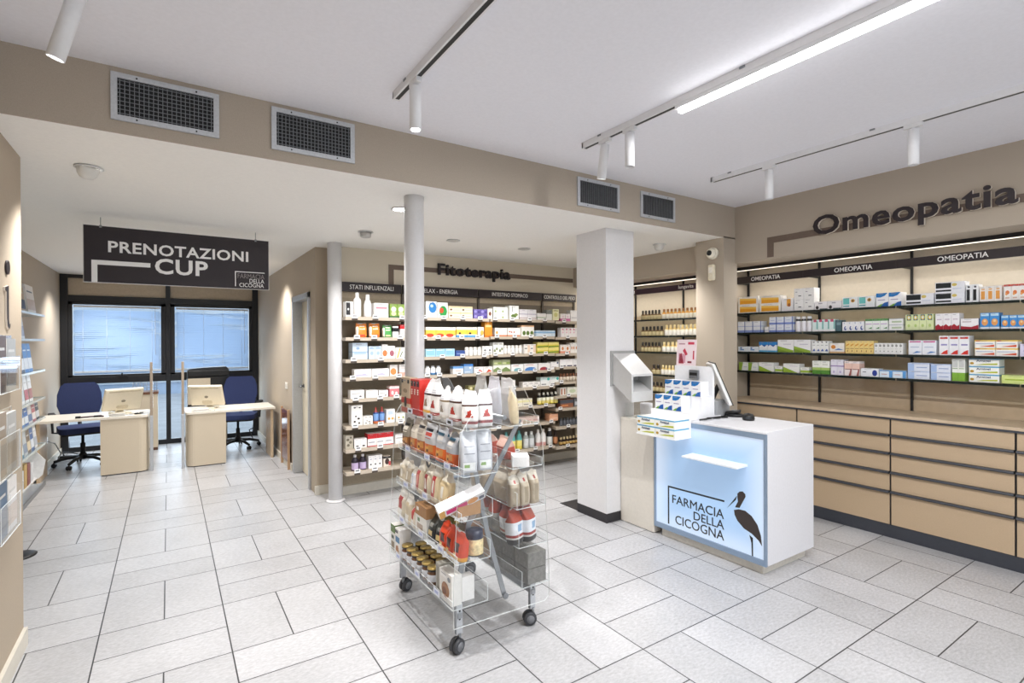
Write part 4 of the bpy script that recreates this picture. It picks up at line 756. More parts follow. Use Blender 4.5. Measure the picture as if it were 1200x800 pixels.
# bottle shelving behind the pier
LE = [5.28, 4.77, 4.02, 3.26]
for i in range(3):
    y1, y0 = LE[i], LE[i + 1]; w = y1 - y0
    t = thing('glass_shelving_unit', ['bottle shelving bay hidden furthest behind the square column', 'bottle shelving bay seen beside the square column', 'bottle shelving bay next to the camera pier'][i], 'shelving', (5.09, y1, .8), R(-90))
    b = MB(); b.box(0, -.016, 0, w, 0, 1.04, TAUPE); b.box(0, -.016, 1.045, w, 0, 1.44, mat('cfc4b2', .3, noise=.03, coat=.2)); b.build('back_panel', t)  # same painted split: upper part cream as if lit by the strip
    bx('upright', (.0005, -.035, 0, .014, -.016, 1.44), POST, t)
    bx('header_board', (0, -.30, 1.295, w, -.285, 1.36), mat('3a2433', .5) if i else AUB, t)
    if i == 2: text('lungavita', .2, .05, SW, t, (.16, -.30, 1.302), bold=.01)
    if i == 1: text('a', .022, .04, SW, t, (.23, -.30, 1.307), bold=.01)
    for z in LUNZ:
        s = bx('glass_shelf', (.004, -.275, z - .816, w - .004, -.02, z - .8), GSH, t); bx('shelf_edge', (.004, -.278, z - .818, w - .004, -.275, z - .799), GED, s)
for si, z in enumerate(LUNZ):
    for r in LUN[si + 1]: product_row(r, z + .0012, f'{ORD[si]} shelf behind the pier', 'y', 4.83)
b = MB()
for k, (y, w_, h_, c) in enumerate(((3.98, .13, .13, 'e9e2d4'), (3.84, .12, .13, 'e6dccb'))):
    b = MB(); b.box(-w_/2, 0, 0, w_/2, .004, h_, mat(c, .4)); b.box(-w_/2 + .01, -.001, .02, w_/2 - .01, 0, .05, mat('b99d6a', .5))
    tag(b.build('shelf_card', None, (5.03, y, LUNZ[1] + .0005), rot=(R(-6), 0, R(-90))), f'{["left", "right"][k]} cream card standing behind bottles on the second shelf', 'card', 'cream cards behind the bottles')

# ------------------------------------------------------------------ drawer cabinets and worktop on the right
t = thing('worktop', 'long pale wood worktop over the drawer cabinets', 'worktop', (4.68, 3.195, 0), R(-90))
b = MB(); b.box(0, -.012, .935, 3.6, .39, .957, WOOD); b.build('board', t, bevel=.002)
bx('front_edge', (0, -.014, .921, 3.6, .02, .935), ANTH, t)
HZ = [.80, .659, .512, .361]; ZB = [.806, .665, .518, .367, .104]; ZT = [.921, .789, .648, .501, .350]
for i in range(5):
    y1, y0 = YE[i], YE[i + 1]; w = y1 - y0
    t = thing('drawer_cabinet', f'{ORD[i]} beige drawer cabinet counted from the pier end', 'cabinet', (4.68, y1, 0), R(-90))
    b = MB(); b.box(.004, .012, .1, w - .004, .39, .92, ANTH); b.build('carcass', t)
    bx('plinth', (0, .004, 0, w, .36, .1), ANTH, t)
    bx('side_seam', (.0003, -.002, .1, .005, .012, .92), BLACK, t)
    for k in range(5):
        d = bx('drawer', (.006, 0, ZB[k], w - .006, .011, ZT[k]), DRAWER, t)
        if k < 4: b = MB(); b.prism([(.011, ZB[k] - .001), (-.022, ZB[k] - .001), (-.026, ZB[k] - .012), (-.022, ZB[k] - .018), (.011, ZB[k] - .018)], .006, w - .006, ANTH, 'x'); b.build('handle_rail', d)

# ------------------------------------------------------------------ counter with backlit stork panel
CX0, CX1, CY0, CY1, CZ0, CZ1 = 3.23, 3.83, 1.915, 2.848, .066, .942
t = thing('service_counter', 'white counter with backlit pale blue front bearing a stork emblem', 'counter', (CX0, CY1, 0), R(-90))
W = CY1 - CY0; D = CX1 - CX0
b = MB(); b.box(0, .02, CZ0, W, D, CZ1, WHITE); b.box(0, 0, CZ1 - .014, W, .02, CZ1, WHITE); b.build('body', t, bevel=.002)
bx('plinth', (.05, .035, 0, W - .04, D - .04, CZ0), mat('d8d3c8', .4), t)
FR = mat('93a7bf', .3, .4, noise=.03)
b = MB()
for d in ((0, 0, CZ0, W, .02, CZ0 + .04), (0, 0, CZ1 - .05, W, .02, CZ1 - .0145), (0, 0, CZ0 + .04, .018, .02, CZ1 - .05), (W - .016, 0, CZ0 + .04, W, .02, CZ1 - .05)): b.box(*d, FR)
b.build('front_frame', t)
pm = bpy.data.materials.new('backlit_blue_glass'); pm.use_nodes = True; nt = pm.node_tree; pb = nt.nodes['Principled BSDF']
tc = nt.nodes.new('ShaderNodeTexCoord'); sp = nt.nodes.new('ShaderNodeSeparateXYZ'); nt.links.new(tc.outputs['Generated'], sp.inputs[0])
def mth(op, a, c):
    n = nt.nodes.new('ShaderNodeMath'); n.operation = op
    for i, q in enumerate((a, c)):
        if isinstance(q, (int, float)): n.inputs[i].default_value = q
        else: nt.links.new(q, n.inputs[i])
    return n.outputs[0]
def edge(c): return mth('MINIMUM', c, mth('SUBTRACT', 1.0, c))
ed = mth('MINIMUM', edge(sp.outputs[0]), edge(sp.outputs[2]))
cr = nt.nodes.new('ShaderNodeValToRGB'); cr.color_ramp.interpolation = 'EASE'
cr.color_ramp.elements[0].position = 0; cr.color_ramp.elements[0].color = lin('f3f7ff')
cr.color_ramp.elements[1].position = .22; cr.color_ramp.elements[1].color = lin('a9c5e4')
nt.links.new(ed, cr.inputs[0]); nt.links.new(cr.outputs[0], pb.inputs['Emission Color']); pb.inputs['Emission Strength'].default_value = .40
pb.inputs['Base Color'].default_value = lin('8faed0'); pb.inputs['Roughness'].default_value = .15
bx('backlit_panel', (.018, .008, CZ0 + .04, W - .016, .018, CZ1 - .05), pm, t)
b = MB(); b.prism([(-.115, .692), (-.115, .702), (.008, .708), (.008, .694)], .36, .80, mat('eef1f4', .3), 'x'); b.build('ledge', t, label='small white ledge on the blue front')
INK = mat('23242a', .5, noise=0); y2 = lambda y: CY1 - y; yy = .0075
b = MB(); b.prism([(y2(2.715), .118), (y2(2.715), .414), (y2(2.222), .423), (y2(2.222), .411), (y2(2.703), .402), (y2(2.703), .118)], yy - .001, yy, INK, 'y'); b.build('bracket_mark', t)
text('FARMACIA', .446, .064, INK, t, (y2(2.672), yy, .290)); text('DELLA', .252, .060, INK, t, (y2(2.477), yy, .217)); text('CICOGNA', .419, .066, INK, t, (y2(2.644), yy, .139))
b = MB(); BR = mat('3b3230', .5, noise=0)
b.prism([(y2(p[0]), p[1]) for p in [(2.126, .479), (2.133, .45), (2.2, .377)]], yy - .001, yy, INK, 'y')
b.prism([(y2(p[0]), p[1]) for p in [(2.122, .495), (2.105, .513), (2.083, .519), (2.064, .505), (2.062, .488), (2.069, .474), (2.106, .402), (2.140, .397), (2.118, .442), (2.122, .467)]], yy - .001, yy, BR, 'y')
b.prism([(y2(p[0]), p[1]) for p in [(2.148, .376), (2.112, .391), (2.065, .393), (2.019, .371), (1.978, .324), (1.954, .260), (1.946, .193), (1.97, .223), (2.019, .254), (2.075, .272), (2.122, .310), (2.143, .345)]], yy - .001, yy, BR, 'y')
b.prism([(y2(p[0]), p[1]) for p in [(2.035, .240), (2.01, .227), (2.008, .092), (2.017, .089), (2.020, .190)]], yy - .001, yy, INK, 'y')
b.build('stork_emblem', t)

# side cabinet between counter and column, waste chute, cup
# the low cabinet
t = thing('side_cabinet', 'plain beige cabinet between the counter and square column', 'cabinet', (3.235, 3.22, 0), R(-90))
b = MB(); b.box(0, 0, .004, .366, .55, .868, mat('dcd6cb', .45, noise=.03)); b.build('body', t, bevel=.003)
bx('top_board', (0, 0, .868, .366, .55, .886), mat('e4dfd4', .4), t)
t = thing('slanted_chute', 'pale grey slanted square chute on the white column', 'chute', (3.14, 3.225, 0))
CH = mat('c6c6c5', .45, noise=.02)
b = MB(); x0, x1 = .0, .245; ins = .018
def ring(y, x_0, x_1, z0, z1): return [(x_0, y, z0), (x_1, y, z0), (x_1, y, z1), (x_0, y, z1)]
A = ring(-.012, 0, .262, 1.175, 1.43); Bq = ring(-.27, -.045, .2, 1.045, 1.268); Ci = ring(-.27, -.045 + ins, .2 - ins, 1.125, 1.268 - ins); Di = ring(-.08, .02, .235, 1.20, 1.37)
b.add(A + Bq + Ci + Di, [(0, 1, 5, 4), (1, 2, 6, 5), (2, 3, 7, 6), (3, 0, 4, 7), (4, 5, 9, 8), (5, 6, 10, 9), (6, 7, 11, 10), (7, 4, 8, 11), (8, 9, 13, 12), (9, 10, 14, 13), (10, 11, 15, 14), (11, 8, 12, 15), (12, 13, 14, 15)], CH)
b.build('hood', t)
b = MB()
for d in ((-.02, -.012, 1.155, .0, 0, 1.452), (.262, -.012, 1.155, .265, 0, 1.452), (0, -.012, 1.43, .262, 0, 1.452), (0, -.012, 1.155, .262, 0, 1.175)): b.box(*d, mat('a9aaa9', .4, .3))
b.build('wall_frame', t)
t = thing('cup_dispenser', 'clear plastic tray standing under the slanted chute', 'tray', (3.28, 3.2, .886), R(-90))
b = MB()
for d in ((0, .0, 0, .26, .003, .12), (0, .22, 0, .26, .223, .12), (0, .003, 0, .003, .22, .12), (.257, .003, 0, .26, .22, .12), (.003, .003, 0, .257, .22, .003)): b.box(*d, ACRYL, edge=AEDGE)
b.build('tray', t)
b = MB(); b.lathe([(.0, .003), (.046, .003), (.048, .006), (.052, .12), (.049, .12), (.045, .01), (0, .01)], WHITE, n=28); o = b.build('paper_cup', None, (3.40, 3.08, .8865)); tag(o, 'white cup inside the clear tray under the chute', 'cup')

# display stand with small boxes on the counter
t = thing('display_stand', 'white stepped card display holding blue and white cartons', 'display stand', (3.10, 2.86, 0), R(-90))
b = MB(); ST = mat('f4f5f8', .45, noise=.02)
b.box(.0, .14, .944, .36, .50, .956, ST)                # base on the counter
b.prism([(.14, .956), (.14, 1.0), (.26, 1.0), (.26, 1.11), (.42, 1.11), (.42, .956)], 0, .36, ST, 'x')
b.box(0, .40, 1.11, .36, .42, 1.335, ST)                 # back board
b.build('card_body', t)
b = MB(); b.box(0, -.055, .818, .37, .128, .828, ST); b.box(0, .112, .828, .37, .126, 1.0, ST); b.box(.366, -.055, .828, .37, .112, .865, ST); b.build('front_shelf', t)
b = MB(); b.box(.16, .375, 1.235, .24, .395, 1.305, STEEL); b.box(.165, .373, 1.262, .235, .375, 1.285, BLACK); b.box(.19, .395, 1.25, .21, .401, 1.29, STEEL); b.build('tag_clip', t)
def stand_item(kind, w, h, d, lx, ly, z, lab, grp, cat='carton'):
    me = carton_mesh(kind, w, h, d); o = bpy.data.objects.new('medicine_carton', me); COL.objects.link(o)
    o.location = (3.10 + ly, 2.86 - lx, z); o.rotation_euler = (0, 0, R(-90)); tag(o, lab, cat, grp)
for i in range(3): stand_item('swoosh', .082, .112, .10, .055 + i * .0855, .145, 1.0015, f'{ORD[i]} from left of three swoosh cartons on the stand lower step', 'blue swoosh cartons on the display stand')
for i in range(4): stand_item('swoosh', .082, .112, .10, .048 + i * .0855, .27, 1.1115, f'{ORD[i]} from left of four swoosh cartons on the stand upper step', 'blue swoosh cartons on the display stand')
for k in range(2):
    for i in range(2): stand_item('arnica', .176, .064, .16, .094 + i * .182, -.05, .8295 + k * .0645, f'{["lower", "upper"][k]} {["left", "right"][i]} white yellow carton on the stand front shelf', 'white and yellow cartons on the stand front shelf')
b = MB(); b.box(0, 0, 0, .19, .003, .21, mat('f3e0e4', .5, noise=.02))
for pts, c in (([(.02, .02), (.09, .02), (.09, .09), (.02, .1)], 'd9a0b0'), ([(.025, .015), (.075, .015), (.05, .1), (.03, .09)], 'c22a44'), ([(.06, .12), (.08, .14), (.11, .09), (.09, .08)], 'c83a52'), ([(.16, .05), (.172, .05), (.172, .12), (.16, .12)], 'c22a44'), ([(.11, .02), (.15, .02), (.15, .035), (.11, .035)], '8a2236'), ([(.02, .17), (.08, .17), (.08, .18), (.02, .18)], 'b98a98'), ([(.11, .17), (.17, .17), (.17, .19), (.11, .19)], 'd0405a')):
    b.face([(x, -.0008, z) for x, z in pts], mat(c, .5, noise=0))
o = b.build('leaflet', None, (3.505, 2.85, 1.3365), rot=(R(-4), 0, R(-90))); tag(o, 'pink leaflet with red drawings on top of the display stand', 'leaflet')

# till terminal, phone and scanner
GT = mat('9fa1a4', .4, noise=.03)
t = thing('till_terminal', 'grey till terminal with tilted screen on the counter', 'till', (3.60, 2.75, CZ1), R(-90))
b = MB(); b.box(.05, -.04, .002, .24, .14, .125, GT); b.build('base_box', t, bevel=.012)
b = MB(); MM = Matrix.Translation((.235, .10, .10)) @ Matrix.Rotation(R(44), 4, 'Z') @ Matrix.Rotation(R(-22), 4, 'Y')
b.box(-.012, -.18, .0, .012, .16, .34, mat('e8e8e6', .35), M=MM); b.build('screen_housing', t, bevel=.008)
b = MB(); b.box(.012, -.182, -.004, .017, .162, .345, BLACK, M=MM); b.build('screen', t)
b = MB(); b.tube([(.13, .06, .12), (.16, .07, .2), (.19, .08, .26)], .02, BLACK); b.build('stand_arm', t)
b = MB(); pts = [(3.30, 2.47, .949), (3.36, 2.46, .951), (3.42, 2.49, .949), (3.48, 2.46, .953), (3.55, 2.48, .949), (3.60, 2.44, .949)]
b.tube(pts, .006, BLACK, 8); b.tube([(3.46, 2.47, .95), (3.49, 2.43, .956), (3.53, 2.47, .95), (3.56, 2.42, .956), (3.60, 2.46, .95)], .007, BLACK, 8); b.tube([(p[0] + .03, p[1] - .02, p[2] + .004) for p in pts[:4]], .005, BLACK, 8); tag(b.build('cable_coil'), 'black cables lying beside the till terminal', 'cable')
t = thing('card_reader', 'black card reader lying on the counter', 'card reader', (3.70, 2.45, CZ1), R(-60))
b = MB(); b.lathe([(0, .001), (.06, .001), (.066, .008), (.06, .02), (.03, .028), (0, .03)], BLACK, n=24, M=Matrix.Diagonal((1.1, .7, 1, 1))); b.build('cradle', t)
b = MB(); b.box(-.055, -.03, .026, .055, .03, .048, BLACK, M=Matrix.Rotation(R(-10), 4, 'Y')); b.build('handset', t, bevel=.008)
bx('display', (-.02, -.02, .05, .03, .02, .052), mat('8f9498', .2), t)
t = thing('barcode_scanner', 'small black domed scanner at the counter right end', 'scanner', (3.62, 2.28, CZ1), R(-60))
b = MB(); b.lathe([(0, .001), (.04, .001), (.043, .012), (.041, .032), (.03, .048), (0, .054)], BLACK, n=28); b.build('dome', t)
bx('scan_window', (-.02, -.0435, .012, .02, -.038, .03), mat('2f3236', .15), t)

# ------------------------------------------------------------------ office desks, chairs, monitors
DC = mat('d3c6b0', .5, noise=.04, scale=120); DT = mat('ece5d8', .35, noise=.02); DW = mat('c9a987', .5, noise=.1, scale=20)
def rounded(x0, y0, x1, y1, r, corners):
    # corners: set of 'sw','se','ne','nw' to round
    out = []
    for nm, cx, cy, a0, px, py in (('sw', x0 + r, y0 + r, 180, x0, y0), ('se', x1 - r, y0 + r, 270, x1, y0), ('ne', x1 - r, y1 - r, 0, x1, y1), ('nw', x0 + r, y1 - r, 90, x0, y1)):
        if nm in corners: out += [(cx + r * math.cos(R(a0 + 15 * k)), cy + r * math.sin(R(a0 + 15 * k))) for k in range(7)]
        else: out.append((px, py))
    return out
def desk(x0, x1, px0, px1, y, label, inner, far):
    t = thing('office_desk', label, 'desk', ((x0 + x1) / 2, y, 0)); o = (x0 + x1) / 2
    cs = {'ne', 'se'} if inner > 0 else {'sw', 'nw'}
    b = MB(); b.prism(rounded(x0 - o, -.01, x1 - o, .62, .05, cs), .65, .675, DT); b.build('desk_top', t)
    b = MB(); b.prism(rounded(px0 - o, 0, px1 - o, .6, .09, cs), .012, .65, DC); b.prism(rounded(px0 - o + .01, .01, px1 - o - .01, .59, .08, cs), 0, .012, DARK); b.build('pedestal', t)
    if far: bx('end_panel', (x1 - o - .05, .03, 0, x1 - o - .02, .45, .65), mat('cdb698', .5), t)
    else: bx('end_panel', (x0 - o + .02, .03, 0, x0 - o + .05, .45, .65), mat('cdb698', .5), t)
    return t
desk(-1.23, -.20, -.655, -.205, 7.58, 'left office desk with rounded cream pedestal', 1, False)
desk(.17, 1.18, .18, .605, 7.50, 'right office desk with rounded cream pedestal', -1, True)
def divider(x, y, label):
    t = thing('desk_divider', label, 'divider', (x, y, 0))
    bx('glass_screen', (-.004, .02, .70, .004, .60, 1.27), FILM, t, edge=mat('a9a39c', .4))
    b = MB(); b.box(-.016, -.01, 0, .016, .02, .66, ALU); b.build('post', t, bevel=.003)
    b = MB(); b.box(-.014, -.008, .66, .014, .02, 1.30, mat('a39484', .5, noise=.06)); b.build('upper_post', t, bevel=.003)
    b = MB(); b.box(-.013, .02, .66, .013, .05, 1.02, DW); b.build('wood_batten', t)
divider(-.172, 7.60, 'tall thin divider at the inner end of left desk')
divider(.145, 7.52, 'tall thin divider at the inner end of right desk')
def monitor(x, y, rz, label):
    t = thing('desk_monitor', label, 'monitor', (x, y, .675), R(rz))
    CR = mat('e6ddc9', .4, noise=.02); Mx = Matrix.Translation((0, .06, .045)) @ Matrix.Rotation(R(24), 4, 'X')
    b = MB(); b.box(-.20, -.02, 0, .20, .025, .285, CR, M=Mx); b.build('housing', t, bevel=.012)
    b = MB(); b.box(-.18, .025, .02, .18, .027, .27, BLACK, M=Mx); b.build('screen', t)
    b = MB(); b.box(-.09, .0, .0, .09, .18, .02, CR); b.box(-.04, .09, .02, .04, .13, .09, CR); b.build('foot', t, bevel=.005)
    b = MB(); b.prism(rounded(-.06, .03, .06, .075, .015, {'sw', 'se', 'ne', 'nw'}), -.024, -.02, mat('cfc4ac', .5), 'y', M=Mx); b.prism(ell(0, .13, .022, .016), -.024, -.02, mat('8d8676', .4), 'y', M=Mx); b.box(-.16, -.024, .25, .16, -.02, .268, mat('cabfa6', .5), M=Mx); b.build('rear_panel', t)
monitor(-.46, 7.86, 24, 'cream monitor seen from behind on the left desk')
monitor(.41, 7.78, -24, 'cream monitor seen from behind on the right desk')
BL = mat('2b3763', .85, noise=.15, scale=120, bump=.2); PL = mat('1d1e22', .5)
def chair(x, y, rz, label):
    t = thing('office_chair', label, 'chair', (x, y, 0), R(rz))
    b = MB()
    for k in range(5):
        a = R(72 * k + 20); c, s = math.cos(a), math.sin(a)
        b.tube([(.03 * c, .03 * s, .11), (.15 * c, .15 * s, .105), (.28 * c, .28 * s, .07)], [.024, .02, .016], PL, 8)
    b.lathe([(.035, .08), (.04, .14), (.03, .16)], PL, n=16); b.build('star_base', t)
    for k in range(5):
        a = R(72 * k + 20); c, s = math.cos(a) * .28, math.sin(a) * .28
        b = MB()
        for d in (-.014, .014): b.lathe([(0, d - .009), (.024, d - .009), (.027, d - .004), (.027, d + .004), (.024, d + .009), (0, d + .009)], PL, M=Matrix.Translation((c, s, .027)) @ Matrix.Rotation(a, 4, 'Z') @ Matrix.Rotation(R(90), 4, 'X'), n=16)
        b.tube([(c, s, .03), (c, s, .066)], .008, PL, 8); b.build('caster', t)
    b = MB(); b.lathe([(.026, .15), (.026, .28), (.016, .285), (.016, .41)], PL, n=16); b.build('gas_lift', t)
    b = MB(); b.prism(rounded(-.24, -.24, .24, .22, .09, {'sw', 'se', 'ne', 'nw'}), .43, .495, BL); b.build('seat', t, bevel=.022)
    b = MB(); b.prism(rounded(-.22, -.22, .22, .2, .08, {'sw', 'se', 'ne', 'nw'}), .405, .43, PL); b.build('seat_pan', t)
    Mx = Matrix.Translation((0, .24, .58)) @ Matrix.Rotation(R(-8), 4, 'X')
    prof = [(-.19, .04), (-.15, 0), (.15, 0), (.19, .04), (.225, .16), (.22, .3), (.19, .40), (.15, .44), (-.15, .44), (-.19, .40), (-.22, .3), (-.225, .16)]
    b = MB(); b.prism(prof, -.025, .03, BL, 'y', M=Mx); b.build('backrest', t, bevel=.018)
    b = MB(); b.tube([(0, .12, .41), (0, .26, .42), (0, .29, .52), (0, .30, .78)], [.022, .022, .02, .016], PL); b.build('back_bar', t)
    for s in (-1, 1):
        b = MB(); b.tube([(s * .2, .05, .42), (s * .28, .05, .43), (s * .29, .05, .64)], .014, PL); b.box(s * .29 - .03, -.12, .64, s * .29 + .03, .13, .672, PL); b.build('armrest', t, bevel=.006)
    return t
chair(-.90, 8.42, 12, 'blue swivel office chair behind the left desk')
chair(.84, 8.52, -14, 'blue swivel office chair behind the right desk')
# things on and behind the desks
t = thing('desk_tray', 'clear plastic leaflet tray on the left desk', 'tray', (-.48, 7.60, .675))
b = MB()
for d in ((-.12, 0, 0, .12, .1, .003), (-.12, 0, .003, .12, .003, .045), (-.12, .097, .003, .12, .1, .07)): b.box(*d, ACRYL, edge=AEDGE)
b.build('tray', t); bx('card_stack', (-.1, .006, .0035, .05, .09, .03), mat('e9e6e2', .5), t)
t = thing('desk_tray', 'clear plastic leaflet tray on the right desk', 'tray', (.36, 7.52, .675))
b = MB()
for d in ((-.13, 0, 0, .13, .1, .003), (-.13, 0, .003, .13, .003, .045), (-.13, .097, .003, .13, .1, .07)): b.box(*d, ACRYL, edge=AEDGE)
b.build('tray', t); bx('card_stack', (-.1, .006, .0035, .06, .09, .03), mat('e9e6e2', .5), t)
b = MB(); b.tube([(-.86, 7.68, .684), (-.80, 7.66, .686), (-.74, 7.70, .684), (-.66, 7.67, .685), (-.63, 7.66, .684)], .008, mat('3a2530', .5), 8); b.box(-.885, 7.66, .6755, -.84, 7.70, .697, BLACK); b.box(-.72, 7.67, .6755, -.65, 7.71, .695, BLACK); tag(b.build('desk_cable'), 'dark red cable with two black plugs on the left desk', 'cable')
b = MB(); b.tube([(-.29, 7.76, .683), (-.26, 7.73, .688), (-.30, 7.71, .683), (-.34, 7.70, .684), (-.31, 7.74, .685)], .006, BLACK, 8); tag(b.build('desk_cable'), 'small black cable beside the left monitor foot', 'cable')
t = thing('filing_cabinet', 'low beige cabinet with brown edges behind the left desk', 'cabinet', (-.30, 9.0, 0))
bx('body', (-.36, 0, .04, .17, .34, .80), DC, t); b = MB(); b.box(-.37, -.01, .80, .18, .36, .83, mat('6e4a35', .5)); b.box(-.36, 0, 0, .17, .34, .04, mat('5a3d2c', .5)); b.build('brown_edging', t)
b = MB()
for i in range(8): b.tube([(-.42 + i * .04, 9.05, .832), (-.42 + i * .04, 9.05, .96)], .002, STEEL, 5); b.tube([(-.42 + i * .04, 9.27, .832), (-.42 + i * .04, 9.27, .96)], .002, STEEL, 5)
for z in (.834, .88, .92, .96): b.tube([(-.42, 9.05, z), (-.14, 9.05, z), (-.14, 9.27, z), (-.42, 9.27, z), (-.42, 9.05, z)], .0025, STEEL, 5)
tag(b.build('wire_basket'), 'grey wire basket on the low beige cabinet', 'basket')
t = thing('printer_stand', 'black and beige cabinet holding the flat printer', 'cabinet', (.50, 8.95, 0))
bx('body', (-.27, 0, 0, .24, .42, 1.02), BLACK, t); bx('beige_panel', (-.265, -.012, .62, .02, -.0005, 1.0), DC, t); bx('drawer_front', (.03, -.012, .05, .235, -.0005, .55), mat('c9bfa9', .5), t)
t = thing('printer', 'flat black printer in front of the right blind', 'printer', (.50, 9.0, 1.0205))
b = MB(); b.box(-.27, -.05, 0, .27, .30, .10, BLACK); b.build('body', t, bevel=.015); b = MB(); b.prism([(-.27, .10), (.27, .10), (.23, .145), (-.05, .135), (-.24, .12)], -.03, .25, mat('26262a', .35), 'y'); b.build('lid', t)
t = thing('leaning_board', 'glossy red brown board leaning by the right desk end', 'board', (1.215, 6.72, .0))
b = MB(); b.box(-.02, 0, .085, .0, .42, .70, mat('7b5140', .12, noise=.15, scale=9)); b.build('board', t); b = MB(); b.box(-.026, .42, .0, .0, .44, .72, mat('c7a482', .5)); b.box(-.026, -.02, .0, .0, 0, .72, mat('c7a482', .5)); b.build('edge_frame', t)
def socket(x, y, z, rz, label, w=.08, h=.08):
    t = thing('wall_socket', label, 'socket', (x, y, z), R(rz)); b = MB(); b.box(-w/2, -.01, 0, w/2, 0, h, mat('efeae0', .4)); b.build('plate', t, bevel=.003); bx('insert', (-w/4, -.0125, h * .25, w/4, -.0101, h * .75), mat('d8d2c6', .4), t)
socket(1.235, 6.98, .95, -90, 'white light switch between the door and right desk', .13, .08)
socket(-1.25, 8.45, .30, 90, 'white wall socket with cable behind the left desk')
b = MB(); b.tube([(-1.235, 8.45, .33), (-1.17, 8.44, .30), (-1.12, 8.5, .16), (-1.18, 8.6, .03), (-1.05, 8.8, .012)], .007, mat('b9b9bb', .5), 8); tag(b.build('socket_cable'), 'grey cable drooping from the left wall socket', 'cable')
t = thing('power_strip', 'black power strip with cables on the office floor', 'power strip', (-1.05, 8.95, 0)); b = MB(); b.box(-.16, -.03, .001, .16, .03, .05, BLACK); b.build('body', t, bevel=.006); b = MB(); b.tube([(-.1, 0, .05), (-.12, .05, .09), (-.02, .1, .06), (.1, .12, .012), (.2, .05, .011)], .008, BLACK, 8); b.build('cord', t)
b = MB(); b.tube([(1.1, 8.9, .9), (1.14, 8.8, .5), (1.1, 8.75, .25), (1.02, 8.8, .2), (1.08, 8.9, .05), (.9, 9.0, .012)], .008, BLACK, 8); tag(b.build('computer_cable'), 'black cable hanging behind the right blue chair', 'cable')

# ------------------------------------------------------------------ left wall: brochure shelves and pockets
GS2 = clear('clear_glass_shelf', (.86, .92, .92, 1), .3); GE2 = mat('cdd6d4', .2, noise=.02)
t = thing('brochure_rack', 'stack of clear brochure shelves on the far left wall', 'rack', (-1.25, 4.2, 0))
LZ = [1.79, 1.57, 1.295, 1.045, .865, .625]
for z in LZ:
    s = bx('glass_shelf', (.002, 0, z - .012, .30, 2.15, z), GS2, t); bx('shelf_edge', (.30, 0, z - .014, .306, 2.15, z + .004), GE2, s); bx('end_edge', (.002, 2.15, z - .014, .306, 2.155, z + .003), GE2, s)
b = MB()
for y in (.1, 1.95): b.box(.0005, y - .012, .3, .012, y + .012, 2.0, mat('a58c6e', .5))
b.build('wall_rail', t)
s = bx('lower_shelf', (.002, 0, .30, .34, 1.85, .315), mat('9ba1a6', .35, .3), t); bx('lower_shelf_rim', (.34, 0, .30, .35, 1.85, .335), STEEL, s)
def leaf(y, z, w, h, c1, c2, label, grp, dx=0, th=.02, x=-.968, tilt=-6, cat='brochure', c3=None):
    b = MB(); b.box(-w/2, 0, 0, w/2, th, h, mat(c1 if cat == 'pocketed' else 'e6e5e2', .4))
    e = .0007
    b.face([(-w/2, -e, 0), (w/2, -e, 0), (w/2, -e, h), (-w/2, -e, h)], mat(c1, .35, noise=.04))
    b.face([(-w/2, -2*e, h * .12), (w/2, -2*e, h * .12), (w/2, -2*e, h * .5), (-w/2, -2*e, h * .5)], mat(c2, .35, noise=.08))
    b.face([(-w * .38, -2*e, h * .74), (w * .3, -2*e, h * .74), (w * .3, -2*e, h * .79), (-w * .38, -2*e, h * .79)], mat(c3 or 'cfcfcd', .35))
    o = b.build('brochure', None, (x + dx, y, z + .0015), rot=(R(tilt), 0, R(90))); tag(o, label, cat, grp); return o
G = 'brochures on the left wall shelves'
leaf(5.66, LZ[0], .16, .20, 'c7b49c', '3d4a66', 'brown and blue booklet on the top brochure shelf', G)
leaf(5.98, LZ[0], .30, .24, 'f0eeee', 'd5c6c2', 'large white brochure sheet on the top shelf', G, c3='5d6f8a')
leaf(5.62, LZ[1], .14, .21, 'd4dbe2', '8d93a8', 'grey booklet at the second brochure shelf edge', G)
for i in range(3): leaf(5.62 + i * .15, LZ[2], .14, .24, '3f7fc8' if i else '26344e', 'e8eef5', f'{ORD[i]} blue leaflet from the pier on third brochure shelf', G, c3='dfe8f4')
for i in range(3): leaf(5.62 + i * .15, LZ[3], .13, .22, 'eef0f1', ['c9d4da', 'b5434a', 'a65a4a'][i], f'{ORD[i]} white leaflet from the pier on fourth brochure shelf', G)
for i in range(5): leaf(5.6 + i * .145, LZ[4], .13, .15, ['4d86c6', '3b6fb6', 'd8d5d6', 'b86a70', '3c3f48'][i], ['f2f4f6', 'dfe8f2', '5f7cab', 'f0e6e2', 'd8dade'][i], f'{ORD[i]} mixed leaflet from the pier on fifth brochure shelf', G)
for i in range(5): leaf(5.58 + i * .13, LZ[5], .115, .19, ['5f94a8', 'c6cfd4', '7d6f60', '4f6fa8', 'e6e7e8'][i], ['d8e6ea', '8a9db5', 'e2d4b8', 'dfe6f0', 'b7c0cc'][i], f'{ORD[i]} booklet from the pier on sixth brochure shelf', G)
t = thing('magazine_box', 'white magazine box on the grey bottom shelf', 'box', (-1.235, 5.42, .3155))
